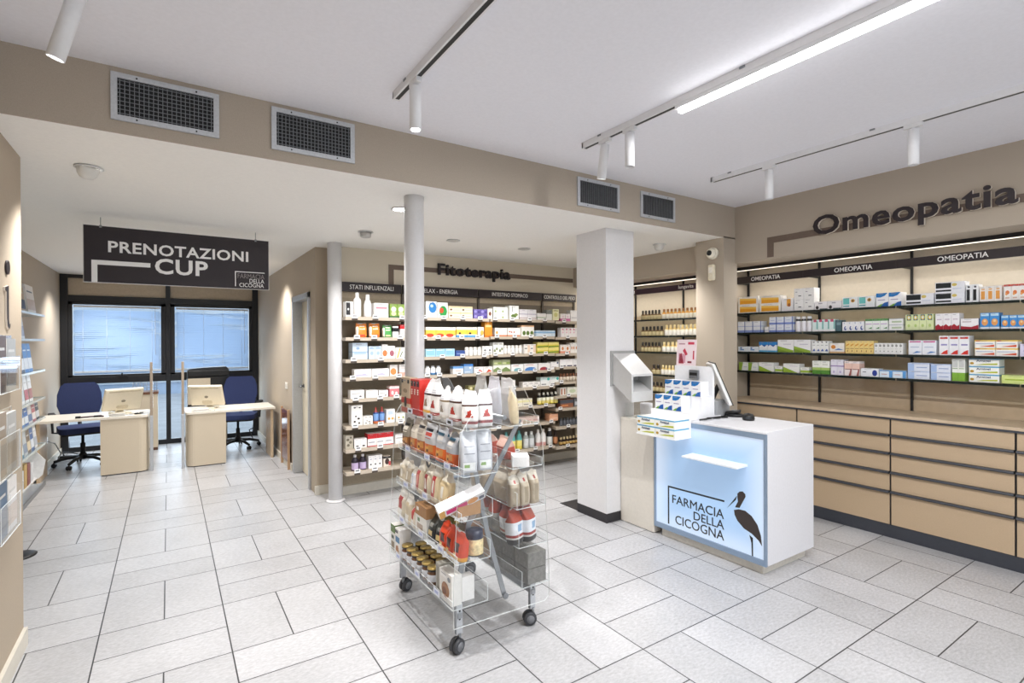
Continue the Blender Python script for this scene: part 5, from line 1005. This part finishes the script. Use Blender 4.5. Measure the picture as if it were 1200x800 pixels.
b = MB(); b.prism([(0, 0), (0, .24), (.10, .27), (.24, .24), (.30, .16), (.28, .03), (.25, 0)], .86, .87, mat('eeedeb', .4), 'y'); b.prism([(0, 0), (0, .24), (.10, .27), (.24, .24), (.30, .16), (.28, .03), (.25, 0)], 0, .012, mat('eeedeb', .4), 'y'); b.box(.0, .012, .0, .24, .86, .012, mat('eeedeb', .4)); b.box(0, .012, .012, .012, .86, .235, mat('eeedeb', .4)); b.face([(.02, .02, .262), (.10, .02, .275), (.10, .85, .275), (.02, .85, .262)], mat('eeedeb', .4)); b.build('shell', t)
for i in range(6): tag(bx('magazine', (-1.20, 5.45 + i * .125, .329, -1.0, 5.45 + i * .125 + .10, .53 - .02 * (i % 3)), mat(['5d86b4', '3f6d9c', 'cfd8df', 'c9a86a', '8a4a4a', 'd7d9dc'][i], .4)), f'{ORD[i]} magazine from the pier inside the white box', 'magazine', 'magazines in the white box')
t = thing('floor_stand', 'black round stand base on the floor by the near wall', 'stand', (-.925, 5.1, 0))
b = MB(); b.lathe([(.0, 0), (.115, 0), (.118, .006), (.09, .016), (.02, .02), (0, .02)], BLACK, n=40); b.build('base_disc', t); b = MB(); b.tube([(-.03, 0, .018), (-.03, 0, 1.1)], .012, STEEL); b.build('pole', t)
def pocket(z0, z1, y0, y1, label, leaves):
    t = thing('brochure_pocket', label, 'brochure holder', (-.625, y0, z0), R(90), group='clear brochure pockets on the near wall'); w = y1 - y0; h = z1 - z0
    b = MB()
    for d in ((0, -.004, 0, w, .002, h), (0, -.034, 0, w, -.031, h * .62), (0, -.031, 0, .003, -.004, h * .75), (w - .003, -.031, 0, w, -.004, h * .75), (w/2 - .0015, -.031, 0.003, w/2 + .0015, -.004, h * .7), (.003, -.031, 0, w - .003, -.004, .003)): b.box(*d, ACRYL, edge=AEDGE)
    b.build('holder', t)
    for i, (c1, c2, lab) in enumerate(leaves):
        ww = w / 2 - .016; o = leaf(y0 + w * (.25 + .5 * i), z0 + .003, ww, h * (.97 - .05 * i), c1, c2, lab, 'brochures in the near wall pockets', th=.014, x=-.605, tilt=0)
pocket(1.325, 1.58, 3.02, 3.37, 'top clear brochure pocket under the letter i', [('5a463b', '75604f', 'brown brochure in the top wall pocket'), ('a9aaa8', '8f8378', 'pale brochure in the top wall pocket')])
pocket(.955, 1.245, 3.01, 3.37, 'middle clear brochure pocket on the near wall', [('8c7a66', '5d5650', 'brown and grey brochure in the middle wall pocket'), ('a7a7a5', '8a7a68', 'pale brochure in the middle wall pocket')])
pocket(.685, .94, 3.02, 3.37, 'lowest clear brochure pocket on the near wall', [('3f6080', '2f4a66', 'dark blue brochure in the lowest wall pocket'), ('f0eeec', 'd9c4b4', 'white brochure in the lowest wall pocket')])

# ------------------------------------------------------------------ acrylic display trolley
TX, TN, TF = 1.44, 2.25, 3.12                                  # centre x, near and far end panels
t = thing('display_trolley', 'clear acrylic display trolley full of food packets on castors', 'trolley', (TX, 2.685, 0))
hl = (TF - TN) / 2
outline = [(-.300, .155), (-.300, .31), (-.262, 1.06), (-.252, 1.095), (-.232, 1.13), (-.135, 1.262), (-.105, 1.29), (-.07, 1.303), (.075, 1.311), (.10, 1.304), (.122, 1.286), (.20, 1.14), (.222, 1.10), (.235, 1.06), (.277, .335), (.279, .20), (.272, .165), (.25, .145)]
for y in (-hl, hl):
    b = MB(); b.prism(outline, y - .003, y + .003, ACRYL, 'y', side=AEDGE); b.build('end_panel', t)
TZ = [1.105, .88, .665, .46, .245]
LX = [-.222, -.238, -.252, -.277, -.300]; LI = [-.03, -.045, -.075, -.09, -.105]
RX_ = [.215, .237, .255, .266, .277]; RI = [.03, .05, .075, .085, .105]
LTAG = mat('dfe3f0', .35, noise=0)
for k in range(5):
    for sx, xo, xi in ((-1, LX[k], LI[k]), (1, RX_[k], RI[k])):
        z = TZ[k]; b = MB(); L = hl - .0045
        x0, x1 = sorted((xo, xi)); b.box(x0, -L, z - .004, x1, L, z, ACRYL, edge=AEDGE)
        b.box(xo - .0015, -L, z - .004, xo + .0015, L, z + .038, ACRYL, edge=AEDGE)
        if k: b.box(xi - .0015, -L, z - .004, xi + .0015, L, z + .085, ACRYL, edge=AEDGE)
        o = b.build('tray', t)
        for yy in ((-.25, .0, .28) if sx < 0 else (.1,)):
            bb = MB(); bb.box(xo + sx * .0016, yy - .035, z + .004, xo + sx * .0035, yy + .035, z + .034, LTAG); bb.box(xo + sx * .0035, yy - .02, z + .012, xo + sx * .004, yy + .02, z + .026, DARK if k == 0 else mat('a9b4dc', .4)); bb.build('price_tag', o)
SM = mat('9a9da0', .35, .6, noise=.04)
for y in (-.33, .33):
    b = MB()
    b.tube([(.155, y, 1.10), (.02, y, .9), (-.02, y, .55), (-.06, y, .20)], .013, SM, 8) if False else None
    b.prism([(.172, 1.11), (.152, 1.12), (-.17, .62), (-.255, .19), (-.23, .185), (-.145, .60)], y - .004, y + .004, SM, 'y')
    b.build('strut', t)
    b = MB(); b.prism([(-.172, 1.11), (-.152, 1.12), (-.03, .55), (.08, .17), (.055, .165), (-.055, .54)], y + .008, y + .016, SM, 'y'); b.lathe([(.016, 0), (.016, .012)], STEEL, M=Matrix.Translation((.066, y + .008, .175)) @ Matrix.Rotation(R(90), 4, 'X'), n=16); b.build('strut', t)
b = MB(); b.tube([(0, -hl + .004, 1.15), (0, hl - .004, 1.15)], .012, SM, 12); b.build('top_rail', t)
for sx, x in ((-1, -.235), (1, .215)):
    b = MB(); b.box(x - .012, -.38, .165, x + .012, .38, .19, SM); b.box(x - .012, -.44, .185, x + .012, -.30, .24, SM) if False else None; b.build('base_rail', t)
for (x, y, a) in ((-.235, -.37, 200), (.215, -.37, 160), (-.235, .37, 20), (.215, .37, -30)):
    c = MB(); c.box(x - .016, y - .004, .085, x + .016, y + .004, .235, ALU); c.box(x - .018, y + .004, .085, x + .018, y + .016, .235, STEEL)
    for z in (.2, .16): c.lathe([(.005, 0), (.005, .002)], BLACK, M=Matrix.Translation((x, y - .0042, z)) @ Matrix.Rotation(R(90), 4, 'X'), n=10)
    leg = c.build('castor_plate', t)
    w = MB(); ca, sa = math.cos(R(a)), math.sin(R(a)); ox, oy = x + .018 * ca, y + .018 * sa
    for d in (-.014, .014): w.lathe([(0, d - .011), (.03, d - .011), (.0355, d - .007), (.0365, d), (.0355, d + .007), (.03, d + .011), (0, d + .011)], mat('3b3c40', .5), M=Matrix.Translation((ox, oy, .0366)) @ Matrix.Rotation(R(a), 4, 'Z') @ Matrix.Rotation(R(90), 4, 'X'), n=28)
    for d in (-.0262, .0262): w.lathe([(0, -.0006), (.022, -.0006), (.022, .0006), (0, .0006)], mat('77797d', .45), M=Matrix.Translation((ox, oy, .0366)) @ Matrix.Rotation(R(a), 4, 'Z') @ Matrix.Rotation(R(90), 4, 'X') @ Matrix.Translation((0, 0, d)), n=24)
    w.tube([(x, y, .05), (x, y, .09)], .009, STEEL, 10)
    w.prism(ell(0, .0366, .03, .044, 16), -.004, .004, mat('2c2d30', .5), 'y', M=Matrix.Translation((ox, oy, 0)) @ Matrix.Rotation(R(a), 4, 'Z')); w.build('castor', leg)

# goods on the trolley -----------------------------------------------------
def put(me, name, x, y, z, rz, label, cat, grp=None, rx=0, ry=0):
    y = TN + (y - TN) * .93
    o = bpy.data.objects.new(name, me); COL.objects.link(o); o.location = (x, y, z + .0005); o.rotation_euler = (R(rx), R(ry), R(rz)); tag(o, label, cat, grp); return o
def bag(w, d, h, bands, patches, x, y, z, rz, label, grp=None, name='food_bag', cat='bag', seed=0, fin=.06, rx=0, gather=0):
    if not rx: rx = -rnd.uniform(2, 7); rz += rnd.uniform(-6, 6)
    z += d * math.sin(R(abs(rx)))
    return put(bag_mesh(w, d, h, bands, patches, seed=seed, fin=fin, name=name, gather=gather), name, x, y, z, rz, label, cat, grp, rx)
W_ = 'f0eeeb'; RED = 'b53a2c'; FL = -90                         # bags on the left face the -x side
gx = TX + LX[0]
# tier 1, left
G1 = 'white grain bags on the top left trolley tray'
me = carton_mesh('dots', .05, .1) if False else None
K['cracker'] = ('cdb79a', [('r',0,0,1,.14,'b9372b'),('r',0,.26,1,.42,'b9372b'),('e',.5,.3,.16,.16,'2a211e'),('r',.05,.84,.25,.94,'2a2522'),('r',.75,.84,.95,.94,'2a2522'),('e',.5,.62,.25,.06,'a0876a')], .05)
K['redslim'] = ('bf2f27', [('r',.15,.8,.85,.95,'2f1a1c'),('e',.5,.7,.24,.025,'efe0d4'),('e',.5,.645,.24,.025,'efe0d4'),('e',.5,.59,.24,.025,'efe0d4')], .1)
put(carton_mesh('cracker', .135, .215), 'cracker_carton', TX + LX[0] + .006, 3.115, TZ[0], FL, 'beige and red cracker carton at the far end of the top tray', 'carton')
for i in range(3): put(carton_mesh('redslim', .045, .21, .11), 'cracker_carton', TX + LX[0] + .012, 3.02 - i * .048, TZ[0], FL, f'{ORD[i]} slim red carton next to the beige cracker carton', 'carton', 'slim red cartons on the trolley')
tri = [(.26, .76, .27, .53, RED)]
def whitebag(x, y, rz, lab, h=.20, w=.095, seed=0, fig=RED, stripe='4a2a24', base='8f3a34', rx=0):
    tr2 = [(a, b_, c, d, fig, 'T') for a, b_, c, d, _ in tri]
    bag(w, .062, h, [(0, .1, 'e4e2e0'), (.1, .17, base), (.17, .2, 'dfd6d0'), (.2, .58, W_), (.58, .63, stripe), (.63, 1, 'e8e8ea')], tr2 + [(.25, .75, .66, .68, 'b9bbc4'), (.3, .7, .70, .72, 'c2c4ca'), (.1, .9, .215, .225, '8d8a86')], x, y, TZ[0], rz, lab, G1, seed=seed, rx=rx, gather=.36)
whitebag(gx + .01, 2.825, FL, 'white bag with brown grain picture beside the slim red cartons', .215, .10, 1, '8a6a4a', '3a2a28', 'd8a040')
whitebag(gx + .01, 2.71, FL, 'tall white bag with red slope picture, third of the top tray', .225, .105, 2, 'a92f26', '3a2624', '9c2f2a')
whitebag(gx + .012, 2.59, FL, 'white bag with dull brown picture in the top tray middle', .19, .095, 3, '8d8072', '8c7a5c', 'c9c2b8')
whitebag(gx + .012, 2.45, FL + 10, 'white bag with red cone picture, fifth on the top tray', .2, .10, 4)
whitebag(gx + .04, 2.305, FL + 55, 'white bag with red triangle at the top tray near corner', .185, .085, 5)
whitebag(gx + .135, 2.29, FL + 75, 'white bag with small red triangle nearest the top middle', .185, .08, 6)
for i in range(3): bag(.12, .05, .225, [(0, 1, ['b9b9ba', 'c6c6cc', 'b4b4b0'][i])], [(.3, .7, .2, .8, ['adadb0', 'bcbcc4', 'aaa9a6'][i])], TX + .205, 2.50 + i * .17, TZ[0], 90, f'{["nearest", "middle", "furthest"][i]} silver grey bag on the top right tray', 'silver grey bags on the top right tray', seed=30 + i)
t2 = bag_mesh(.17, .05, .19, [(0, 1, 'd9c7a6')], [(.1, .9, .7, .76, 'e9dcc2'), (.1, .9, .2, .26, 'c7b08a')], seed=41, fin=.04, name='flatbread_bag')
put(t2, 'flatbread_bag', TX + .155, 2.36, TZ[0], 60, 'clear bag of round flatbreads standing at the near top right', 'bag', rx=-6)
b = MB(); b.prism(rounded(-.03, 0, .03, .045, .008, {'nw', 'ne'}), 0, .002, mat('eef1f5', .3), 'y'); b.prism([(-.024, .006), (.024, .006), (.024, .034), (-.024, .034)], -.0006, 0, mat('2f3d5c', .4), 'y')
for (x, y, z, rz, l) in ((TX + .2172, 2.38, TZ[0] + .02, 90, 'white price card on the top right trolley lip'), (TX + .2792, 2.45, TZ[2] + .0, 90, 'white price card lower on the right trolley side')): pass
# tier 2
gx2 = TX + LX[1]; G2 = 'snack bags on the second left trolley tray'
def snack(y, w, h, base, mid, pic, lab, seed, dark='2d2f38', rz=FL, x=gx2 + .008, d=.055):
    bag(w, d, h, [(0, .08, dark), (.08, .42, pic), (.42, .78, base), (.78, .86, dark), (.86, 1, base)], [(.15, .8, .66, .74, mid), (.2, .8, .58, .60, mid), (.2, .7, .54, .56, 'f0eee8'), (.2, .55, .14, .34, 'd9a050'), (.3, .46, .2, .28, '6a3a22'), (.55, .85, .22, .4, 'c88a4a'), (.02, .25, .08, .2, 'b9402c'), (.6, .9, .10, .18, '8a4a2c'), (.75, .98, .5, .9, base)], x, y, TZ[1], rz, lab, G2, seed=seed)
snack(3.10, .10, .185, '8a8478', 'e6e0d4', '7d4f2c', 'dark snack bag with orange nuts at the far second tray end', 11, '2a2826')
snack(2.98, .105, .20, 'd8d0c2', 'b8ada0', 'b5603a', 'beige snack bag with red corner, second on the second tray', 12, 'c9beb0')
snack(2.86, .105, .20, 'c7bfb2', 'a2968a', 'a8603c', 'greyer beige snack bag, third on the second tray', 13, '3a3a40')
snack(2.73, .125, .20, 'c4c6ca', 'c04a3a', 'cf6a34', 'silver and orange snack bag with black top edge', 14, '20242c')
snack(2.59, .12, .195, 'b9bcc2', 'd6cfc8', 'd0662e', 'silver orange and blue snack bag, fifth on second tray', 15, '2a5a74')
snack(2.46, .105, .18, 'a9acb2', 'd6cfc8', 'c45c30', 'orange and blue snack bag half hidden by white labelled bags', 16, '2a5a74')
def labelbag(x, y, rz, lab, seed): bag(.085, .05, .205, [(0, 1, 'c9ccd2')], [(.1, .9, .28, .8, 'd6d8de'), (.18, .8, .62, .64, '9a9da6'), (.18, .8, .54, .56, '9a9da6'), (.18, .8, .46, .48, '9a9da6'), (.12, .85, .05, .25, 'eef0ee'), (.2, .5, .12, .2, '8fae6a')], x, y, TZ[1], rz, lab, 'white labelled bags at the trolley near end', seed=seed)
labelbag(gx2 + .055, 2.295, -18, 'white bag with printed back label at the second tray corner', 17)
labelbag(gx2 + .15, 2.295, -8, 'white bag with printed back label further from the tray corner', 18)
# tier 3
gx3 = TX + LX[2]; G3 = 'pasta bags on the third left trolley tray'
PB = 'cdbfa4'
def pasta(y, w, h, base, lab, seed, label_c='b02f2c', x=gx3 + .008, rz=FL, z=TZ[2], top='d9d2c4', lo=.12, hi=.7):
    bag(w, .06, h, [(0, .72, base), (.72, 1, top)], [(.28, .74, lo, hi, label_c), (.38, .62, lo + .12, hi - .12, 'd89a90' if label_c == 'b02f2c' else 'e6e2d8')], x, y, z, rz, lab, G3, seed=seed, gather=.3)
pasta(3.13, .085, .15, 'c9bda8', 'crinkled beige pasta bag at the far third tray end', 21, 'bfb39c')
pasta(3.04, .08, .15, 'b9ac98', 'second crinkled beige pasta bag on the third tray', 22, 'b3a590')
pasta(2.955, .07, .13, 'e4e6ea', 'small white bag with blue print on the third tray', 23, 'b9c4d8')
pasta(2.86, .105, .185, PB, 'pasta bag with red label, first on the third tray', 24)
pasta(2.745, .09, .18, 'd6cbb4', 'pasta bag with narrow red label in third tray middle', 25, '8f2f30')
pasta(2.635, .105, .20, 'd9c9a8', 'tall clear pasta bag with bright red label', 26, 'b5252a')
pasta(2.52, .10, .18, 'dcc8a0', 'clear pasta bag with brown edge by the cardboard box', 27, 'd9c39a')
t = thing('cardboard_box', 'open cardboard box on the third tray near end', 'box', (gx3 + .01, 2.43, TZ[2] + .0005), R(-90))
b = MB(); CB = mat('b58a5e', .7, noise=.08, scale=30); b.box(0, 0, 0, .12, .13, .075, CB); b.box(-.001, -.001, .012, .02, -.0002, .05, mat('f0ece6', .5)); b.build('box_body', t); b = MB(); b.box(.03, .02, .0755, .11, .12, .079, mat('ece8e4', .5)); b.build('paper_insert', t)
K['biscuit'] = ('f1eeee', [('r',0,0,.12,1,'d9b06a'),('p',[(.15,.25),(.6,.25),(.6,.8),(.15,.8)],'d6407a'),('e',.72,.5,.12,.36,'e3a05c'),('r',.86,.2,.97,.6,'6d7080')], .045)
me = carton_mesh('biscuit', .25, .055, .055)
put(me, 'biscuit_carton', gx3 + .045, 2.325, TZ[2] + .0395, -12, 'long white pink biscuit carton tilted across the near trolley end', 'carton', rx=35, ry=-20)
# tier 4
gx4 = TX + LX[3]; G4 = 'packets on the fourth left trolley tray'
def clearbag(y, w, h, base, lab, seed, lc): bag(w, .06, h, [(0, .7, base), (.7, 1, 'dcd9d2')], [(.3, .75, .35, .75, lc), (.2, .8, .08, .32, 'e9e6e0')], gx4 + .008, y, TZ[3], FL, lab, G4, seed=seed)
clearbag(3.10, .12, .175, 'cbc2b0', 'clear bag with dark red label at the far fourth tray end', 31, 'a83434')
clearbag(2.975, .09, .17, 'd2c4ac', 'clear bag of pale pasta, second on the fourth tray', 32, 'c9b898')
clearbag(2.88, .075, .15, 'd6ccbc', 'clear bag with thin red label next to the brown box', 33, 'b33a36')
t = thing('gift_box', 'brown lidded box with white lower half on the fourth tray', 'box', (gx4 + .012, 2.79, TZ[3] + .0005), R(-90))
b = MB(); b.box(0, 0, 0, .15, .13, .105, mat('ecebe6', .5, noise=.03)); b.face([(.02, -.0006, .02), (.1, -.0006, .02), (.1, -.0006, .06), (.02, -.0006, .06)], mat('b9a89a', .5)); b.face([(.03, -.0006, .07), (.06, -.0006, .07), (.06, -.0006, .09), (.03, -.0006, .09)], mat('6f8a6a', .5)); b.build('box_body', t)
b = MB(); b.box(-.002, -.002, .105, .152, .132, .165, mat('a97f56', .6, noise=.06)); b.box(.02, -.0025, .13, .05, -.002, .15, mat('efece6', .5)); b.build('lid', t)
for i in range(4): bag(.085, .05, .13, [(0, .5, '23262a'), (.5, 1, '3a3c3a')], [(.2, .8, .2, .4, 'c9b27a'), (.3, .7, .55, .7, '8f8f8a')], gx4 + .012 + .04 * (i % 2), 2.63 - i * .055, TZ[3], FL + rnd.uniform(-12, 12), f'{ORD[i]} black packet right of the brown lidded box', 'black packets on the fourth tray', seed=50 + i, rx=-10) if i % 2 == 0 else bag(.085, .05, .13, [(0, .5, '2b2c26'), (.5, 1, '77703f')], [(.2, .8, .2, .4, '9d8f55')], gx4 + .09, 2.66 - i * .07, TZ[3], FL, f'{ORD[i]} gold and black packet behind the black packets', 'black packets on the fourth tray', seed=50 + i)
for i in range(3): bag(.09, .055, .14, [(0, .14, 'e2a23a'), (.14, 1, 'd0431f')], [(.3, .75, .3, .62, '3a1c18'), (.2, .5, .12, .24, 'f0d890')], gx4 + .012, 2.47 - i * .085, TZ[3], FL + 5, f'{ORD[i]} orange red packet near the trolley front corner', 'orange red packets on the fourth tray', seed=60 + i)
b = MB(); b.lathe([(0, 0, mat('2e2a28', .4)), (.044, 0, mat('2e2a28', .4)), (.046, .008, mat('2e2a28', .4)), (.046, .012, mat('e3c88e', .4)), (.046, .085, mat('e8d3a2', .4, noise=.25, scale=60)), (.043, .095, mat('2a2f45', .4)), (.045, .10, mat('2a2f45', .4)), (.043, .125, mat('2a2f45', .4)), (.02, .13, mat('2a2f45', .4)), (0, .13, mat('2a2f45', .4))], n=32)
put(b.mesh('spread_jar'), 'spread_jar', gx4 + .135, 2.33, TZ[3], 0, 'cream jar with navy lid at the trolley near end', 'jar')
t = thing('chocolate_tray', 'gold moulded chocolate tray behind the navy lidded jar', 'tray', (gx4 + .165, 2.45, TZ[3] + .0005), 0)
b = MB(); GM = mat('c2a85e', .35, .5, noise=.1); b.box(-.06, -.0, 0, .02, .16, .07, GM)
for i in range(4):
    for j in range(2): b.lathe([(.018, .07), (.016, .08), (.006, .086), (0, .086)], GM, (-.04 + j * .04, .02 + i * .04, 0), 10)
b.build('tray', t)
# tier 5
gx5 = TX + LX[4]; G5 = 'gold lidded jars on the lowest left trolley tray'
K['milk1'] = ('e6e4de', [('r',0,.72,1,1,'5d7a3a'),('r',.1,.1,.9,.4,'8a7d6a'),('r',.2,.5,.8,.62,'4d5a48')], .065)
K['milk2'] = ('efedea', [('r',.1,.5,.9,.72,'4f7fa8'),('p',[(.1,.1),(.9,.12),(.6,.4),(.2,.36)],'a8744a'),('r',.05,.84,.6,.94,'2b2b2b')], .07)
put(carton_mesh('milk1', .065, .17), 'drink_carton', gx5 + .01, 3.15, TZ[4], FL, 'green topped drink carton at the far lowest tray end', 'carton')
put(carton_mesh('milk2', .08, .165), 'drink_carton', gx5 + .01, 3.065, TZ[4], FL, 'white and blue drink carton beside the green topped carton', 'carton')
GL = mat('b59a5a', .3, .6, noise=.08); GLD = mat('2a2622', .4); JB = mat('6a4a34', .2, noise=.2); JL = mat('d9dce2', .4, noise=.1)
b = MB(); b.lathe([(0, 0, JB), (.031, 0, JB), (.034, .006, JB), (.034, .018, JB), (.0345, .019, JL), (.0345, .055, JL), (.034, .058, JB), (.03, .07, JB), (.03, .072, GLD), (.034, .073, GLD), (.034, .081, GLD), (.033, .083, GL), (.034, .084, GL), (.034, .088, GL), (.0, .089, GL)], n=28); JM = b.mesh('spread_jar')
n_ = 0
for i in range(6):
    for j in range(2):
        put(JM, 'spread_jar', gx5 + .045 + j * .076, 2.985 - i * .078 - j * .02, TZ[4], rnd.uniform(0, 360), f'{["outer", "inner"][j]} row, {ORD[i]} gold lidded jar from the drink cartons', 'jar', G5)
K['cookiebox'] = ('e9e7e2', [('r',.08,.78,.6,.96,'f6f5f2'),('e',.5,.4,.32,.26,'a07048'),('e',.42,.36,.16,.12,'7a4a2c'),('e',.8,.82,.12,.08,'8a8f96')], .05)
K['boxedge'] = ('a8a49a', [('r',.2,.1,.8,.9,'8c887e')], .1)
put(carton_mesh('cookiebox', .135, .15, .055), 'biscuit_carton', gx5 + .008, 2.36, TZ[4], FL, 'white carton with brown biscuit picture at the lowest tray corner', 'carton')
put(carton_mesh('boxedge', .045, .16, .08), 'biscuit_carton', gx5 + .01, 2.46, TZ[4], FL, 'narrow grey carton between jars and white biscuit carton', 'carton')
put(carton_mesh('milk2', .05, .12, .07), 'biscuit_carton', gx5 + .075, 2.335, TZ[4], FL, 'plain carton tucked behind the white biscuit carton', 'carton')
# right side of the trolley: goods face +x and the near end
RG = 90
for i in range(3): bag(.12, .07, .12, [(0, .6, 'b24a36'), (.6, 1, 'c9a294')], [(.2, .8, .2, .5, 'cf6248')], TX + RX_[1] - .045, 2.50 + i * .2, TZ[1], RG, f'{ORD[i]} from near end of the red bags, second right tray', 'red bags on the second right trolley tray', seed=70 + i)
put(carton_mesh('greyprint2', .12, .05), 'flat_carton', TX + RX_[1] - .06, 2.30, TZ[1], 60, 'flat white card packet at the near end, second right tray', 'carton')
for i in range(4):
    for j in range(3 if i == 0 else 2): bag(.062 if i == 0 else .12, .062 if i == 0 else .075, .175 - .008 * j, [(0, .72, ['b5a68f', 'bfb19b', 'ab9d88'][j]), (.72, 1, 'cdc4b5')], [(.3, .7, .1, .6, 'a4967f'), (.4, .6, .76, .84, 'a8403c')], (TX + RX_[2] - .04 - j * .0655) if i == 0 else (TX + RX_[2] - .02 - j * .08), (2.275 if i == 0 else 2.32 + i * .145), TZ[2], 0 if i == 0 else RG, f'{["outer", "middle", "inner"][j] if i == 0 else ["outer", "inner"][j]} beige pasta bag in {ORD[i]} row, third right tray', 'beige pasta bags on the right trolley side', seed=80 + i * 3 + j)
for i in range(6):
    for j in range(2 if i < 5 else 1):
        nr = i == 0
        bag(.095, .075, .185, [(0, .14, '3a3836'), (.14, .2, 'd9d7d4'), (.2, .27, '9a3a34'), (.27, .62, 'e6e9ee'), (.62, 1, 'a8442f')] if i < 2 else [(0, .5, '9c9a94'), (.5, .62, 'b7b4ac'), (.62, 1, 'a8442f')], [(.35, .65, .36, .56, '8fb0d0'), (.2, .8, .44, .46, 'c8553f')] if i < 2 else [(.1, .9, .2, .26, '7f7d78')], TX + RX_[3] - (.055 if nr else .02) - j * (.09 if nr else .075), 2.29 if nr else 2.31 + i * .125, TZ[3], 25 if nr else RG, f'{["outer", "inner"][j]} red topped bag in {ORD[i]} row, fourth right tray', 'red topped bags on the right trolley side', seed=90 + i * 2 + j)
PKM = {}
def pack(cx):
    b = MB(); m = mat(cx, .45, noise=.2, scale=50); st = mat('d2cdc2', .5)
    b.box(-.063, 0, 0, .063, .118, .08, m); b.tube([(-.06, -.001, .07), (-.02, -.004, .05), (.03, -.004, .055), (.062, -.001, .075)], .0025, st, 6)
    for z in (.02, .04, .06): b.box(.0652, .005, z, .0656, .115, z + .002, mat('a5a29b', .5)); b.box(-.055, -.0006, z, .05, -.0002, z + .002, mat('a5a29b', .5))
    return b.mesh('paper_pack')
P1, P2 = pack('7c7a75'), pack('a87a56')
for k in range(2):
    for i in range(5): put(P1 if i < 3 else P2, 'paper_pack', TX + RX_[4] - .008, 2.335 + i * .142, TZ[4] + k * .0835, RG, f'{["lower", "upper"][k]} layer, {ORD[i]} grey paper pack from the near end, bottom right tray', 'pack', 'paper packs on the lowest right trolley tray')

# ------------------------------------------------------------------ light
w = bpy.data.worlds.new('daylight'); SC.world = w; w.use_nodes = True; bg = w.node_tree.nodes['Background']
bg.inputs['Color'].default_value = (.84, .91, 1, 1); bg.inputs['Strength'].default_value = 1.42
def area(loc, rot, sx, sy, p, col=(1, 1, 1)):
    l = bpy.data.lights.new('area_light', 'AREA'); l.shape = 'RECTANGLE'; l.size = sx; l.size_y = sy; l.energy = p; l.color = col
    o = bpy.data.objects.new('area_light', l); COL.objects.link(o); o.location = loc; o.rotation_euler = rot; return o
def spot(loc, d, p, ang, blend=.5, col=(1, .98, .96), r=.03):
    l = bpy.data.lights.new('spot_light', 'SPOT'); l.energy = p; l.spot_size = R(ang); l.spot_blend = blend; l.color = col; l.shadow_soft_size = r
    o = bpy.data.objects.new('spot_light', l); COL.objects.link(o); o.location = loc; o.rotation_euler = Vector(d).to_track_quat('-Z', 'Y').to_euler(); return o
# tube lamp
area((2.20, .30, ZC - .085), (0, 0, 0), .04, 2.8, 85)
# track spotlights
for (x, y, d) in ((.96, 2.26, (0, 0, -1)), (2.20, 2.38, (.05, .35, -1)), (-.2, 2.45, (-.15, .15, -1))): spot((x, y, 2.53), d, 170 if x == .96 else 45, 75)
# lower-ceiling downlights
for (x, y) in ((1.39, 3.55), (1.43, 4.46), (2.244, 4.40), (3.07, 4.42), (4.06, 3.50), (-.352, 3.6), (.2, 5.6), (.2, 7.3), (-.8, 8.6), (.9, 6.9)): spot((x, y, ZS - .075), (0, .12, -1), 42 if 4.3 < y < 4.5 else 78, 125, .8, r=.05)
area((0, 9.85, 1.2), (R(-90), 0, 0), 2.4, 2.2, 50, (.8, .89, 1))  # no lamp: area light added outside the window to boost sky daylight
# shelf strips
area((4.80, 1.4, 2.22), (0, R(12), 0), .03, 3.5, 13, (1, .96, .9)); area((4.80, 4.25, 2.20), (0, R(12), 0), .03, 1.9, 9, (1, .94, .85))
SC.view_settings.view_transform = 'Standard'; SC.view_settings.look = 'None'; SC.view_settings.exposure = 0.28; SC.view_settings.gamma = 1; SC.view_settings.use_curve_mapping = False
SC.cycles.use_denoising = True; SC.cycles.max_bounces = 10; SC.cycles.transparent_max_bounces = 24; SC.cycles.diffuse_bounces = 5
SC.cycles.caustics_reflective = False; SC.cycles.caustics_refractive = False; SC.cycles.sample_clamp_indirect = 6
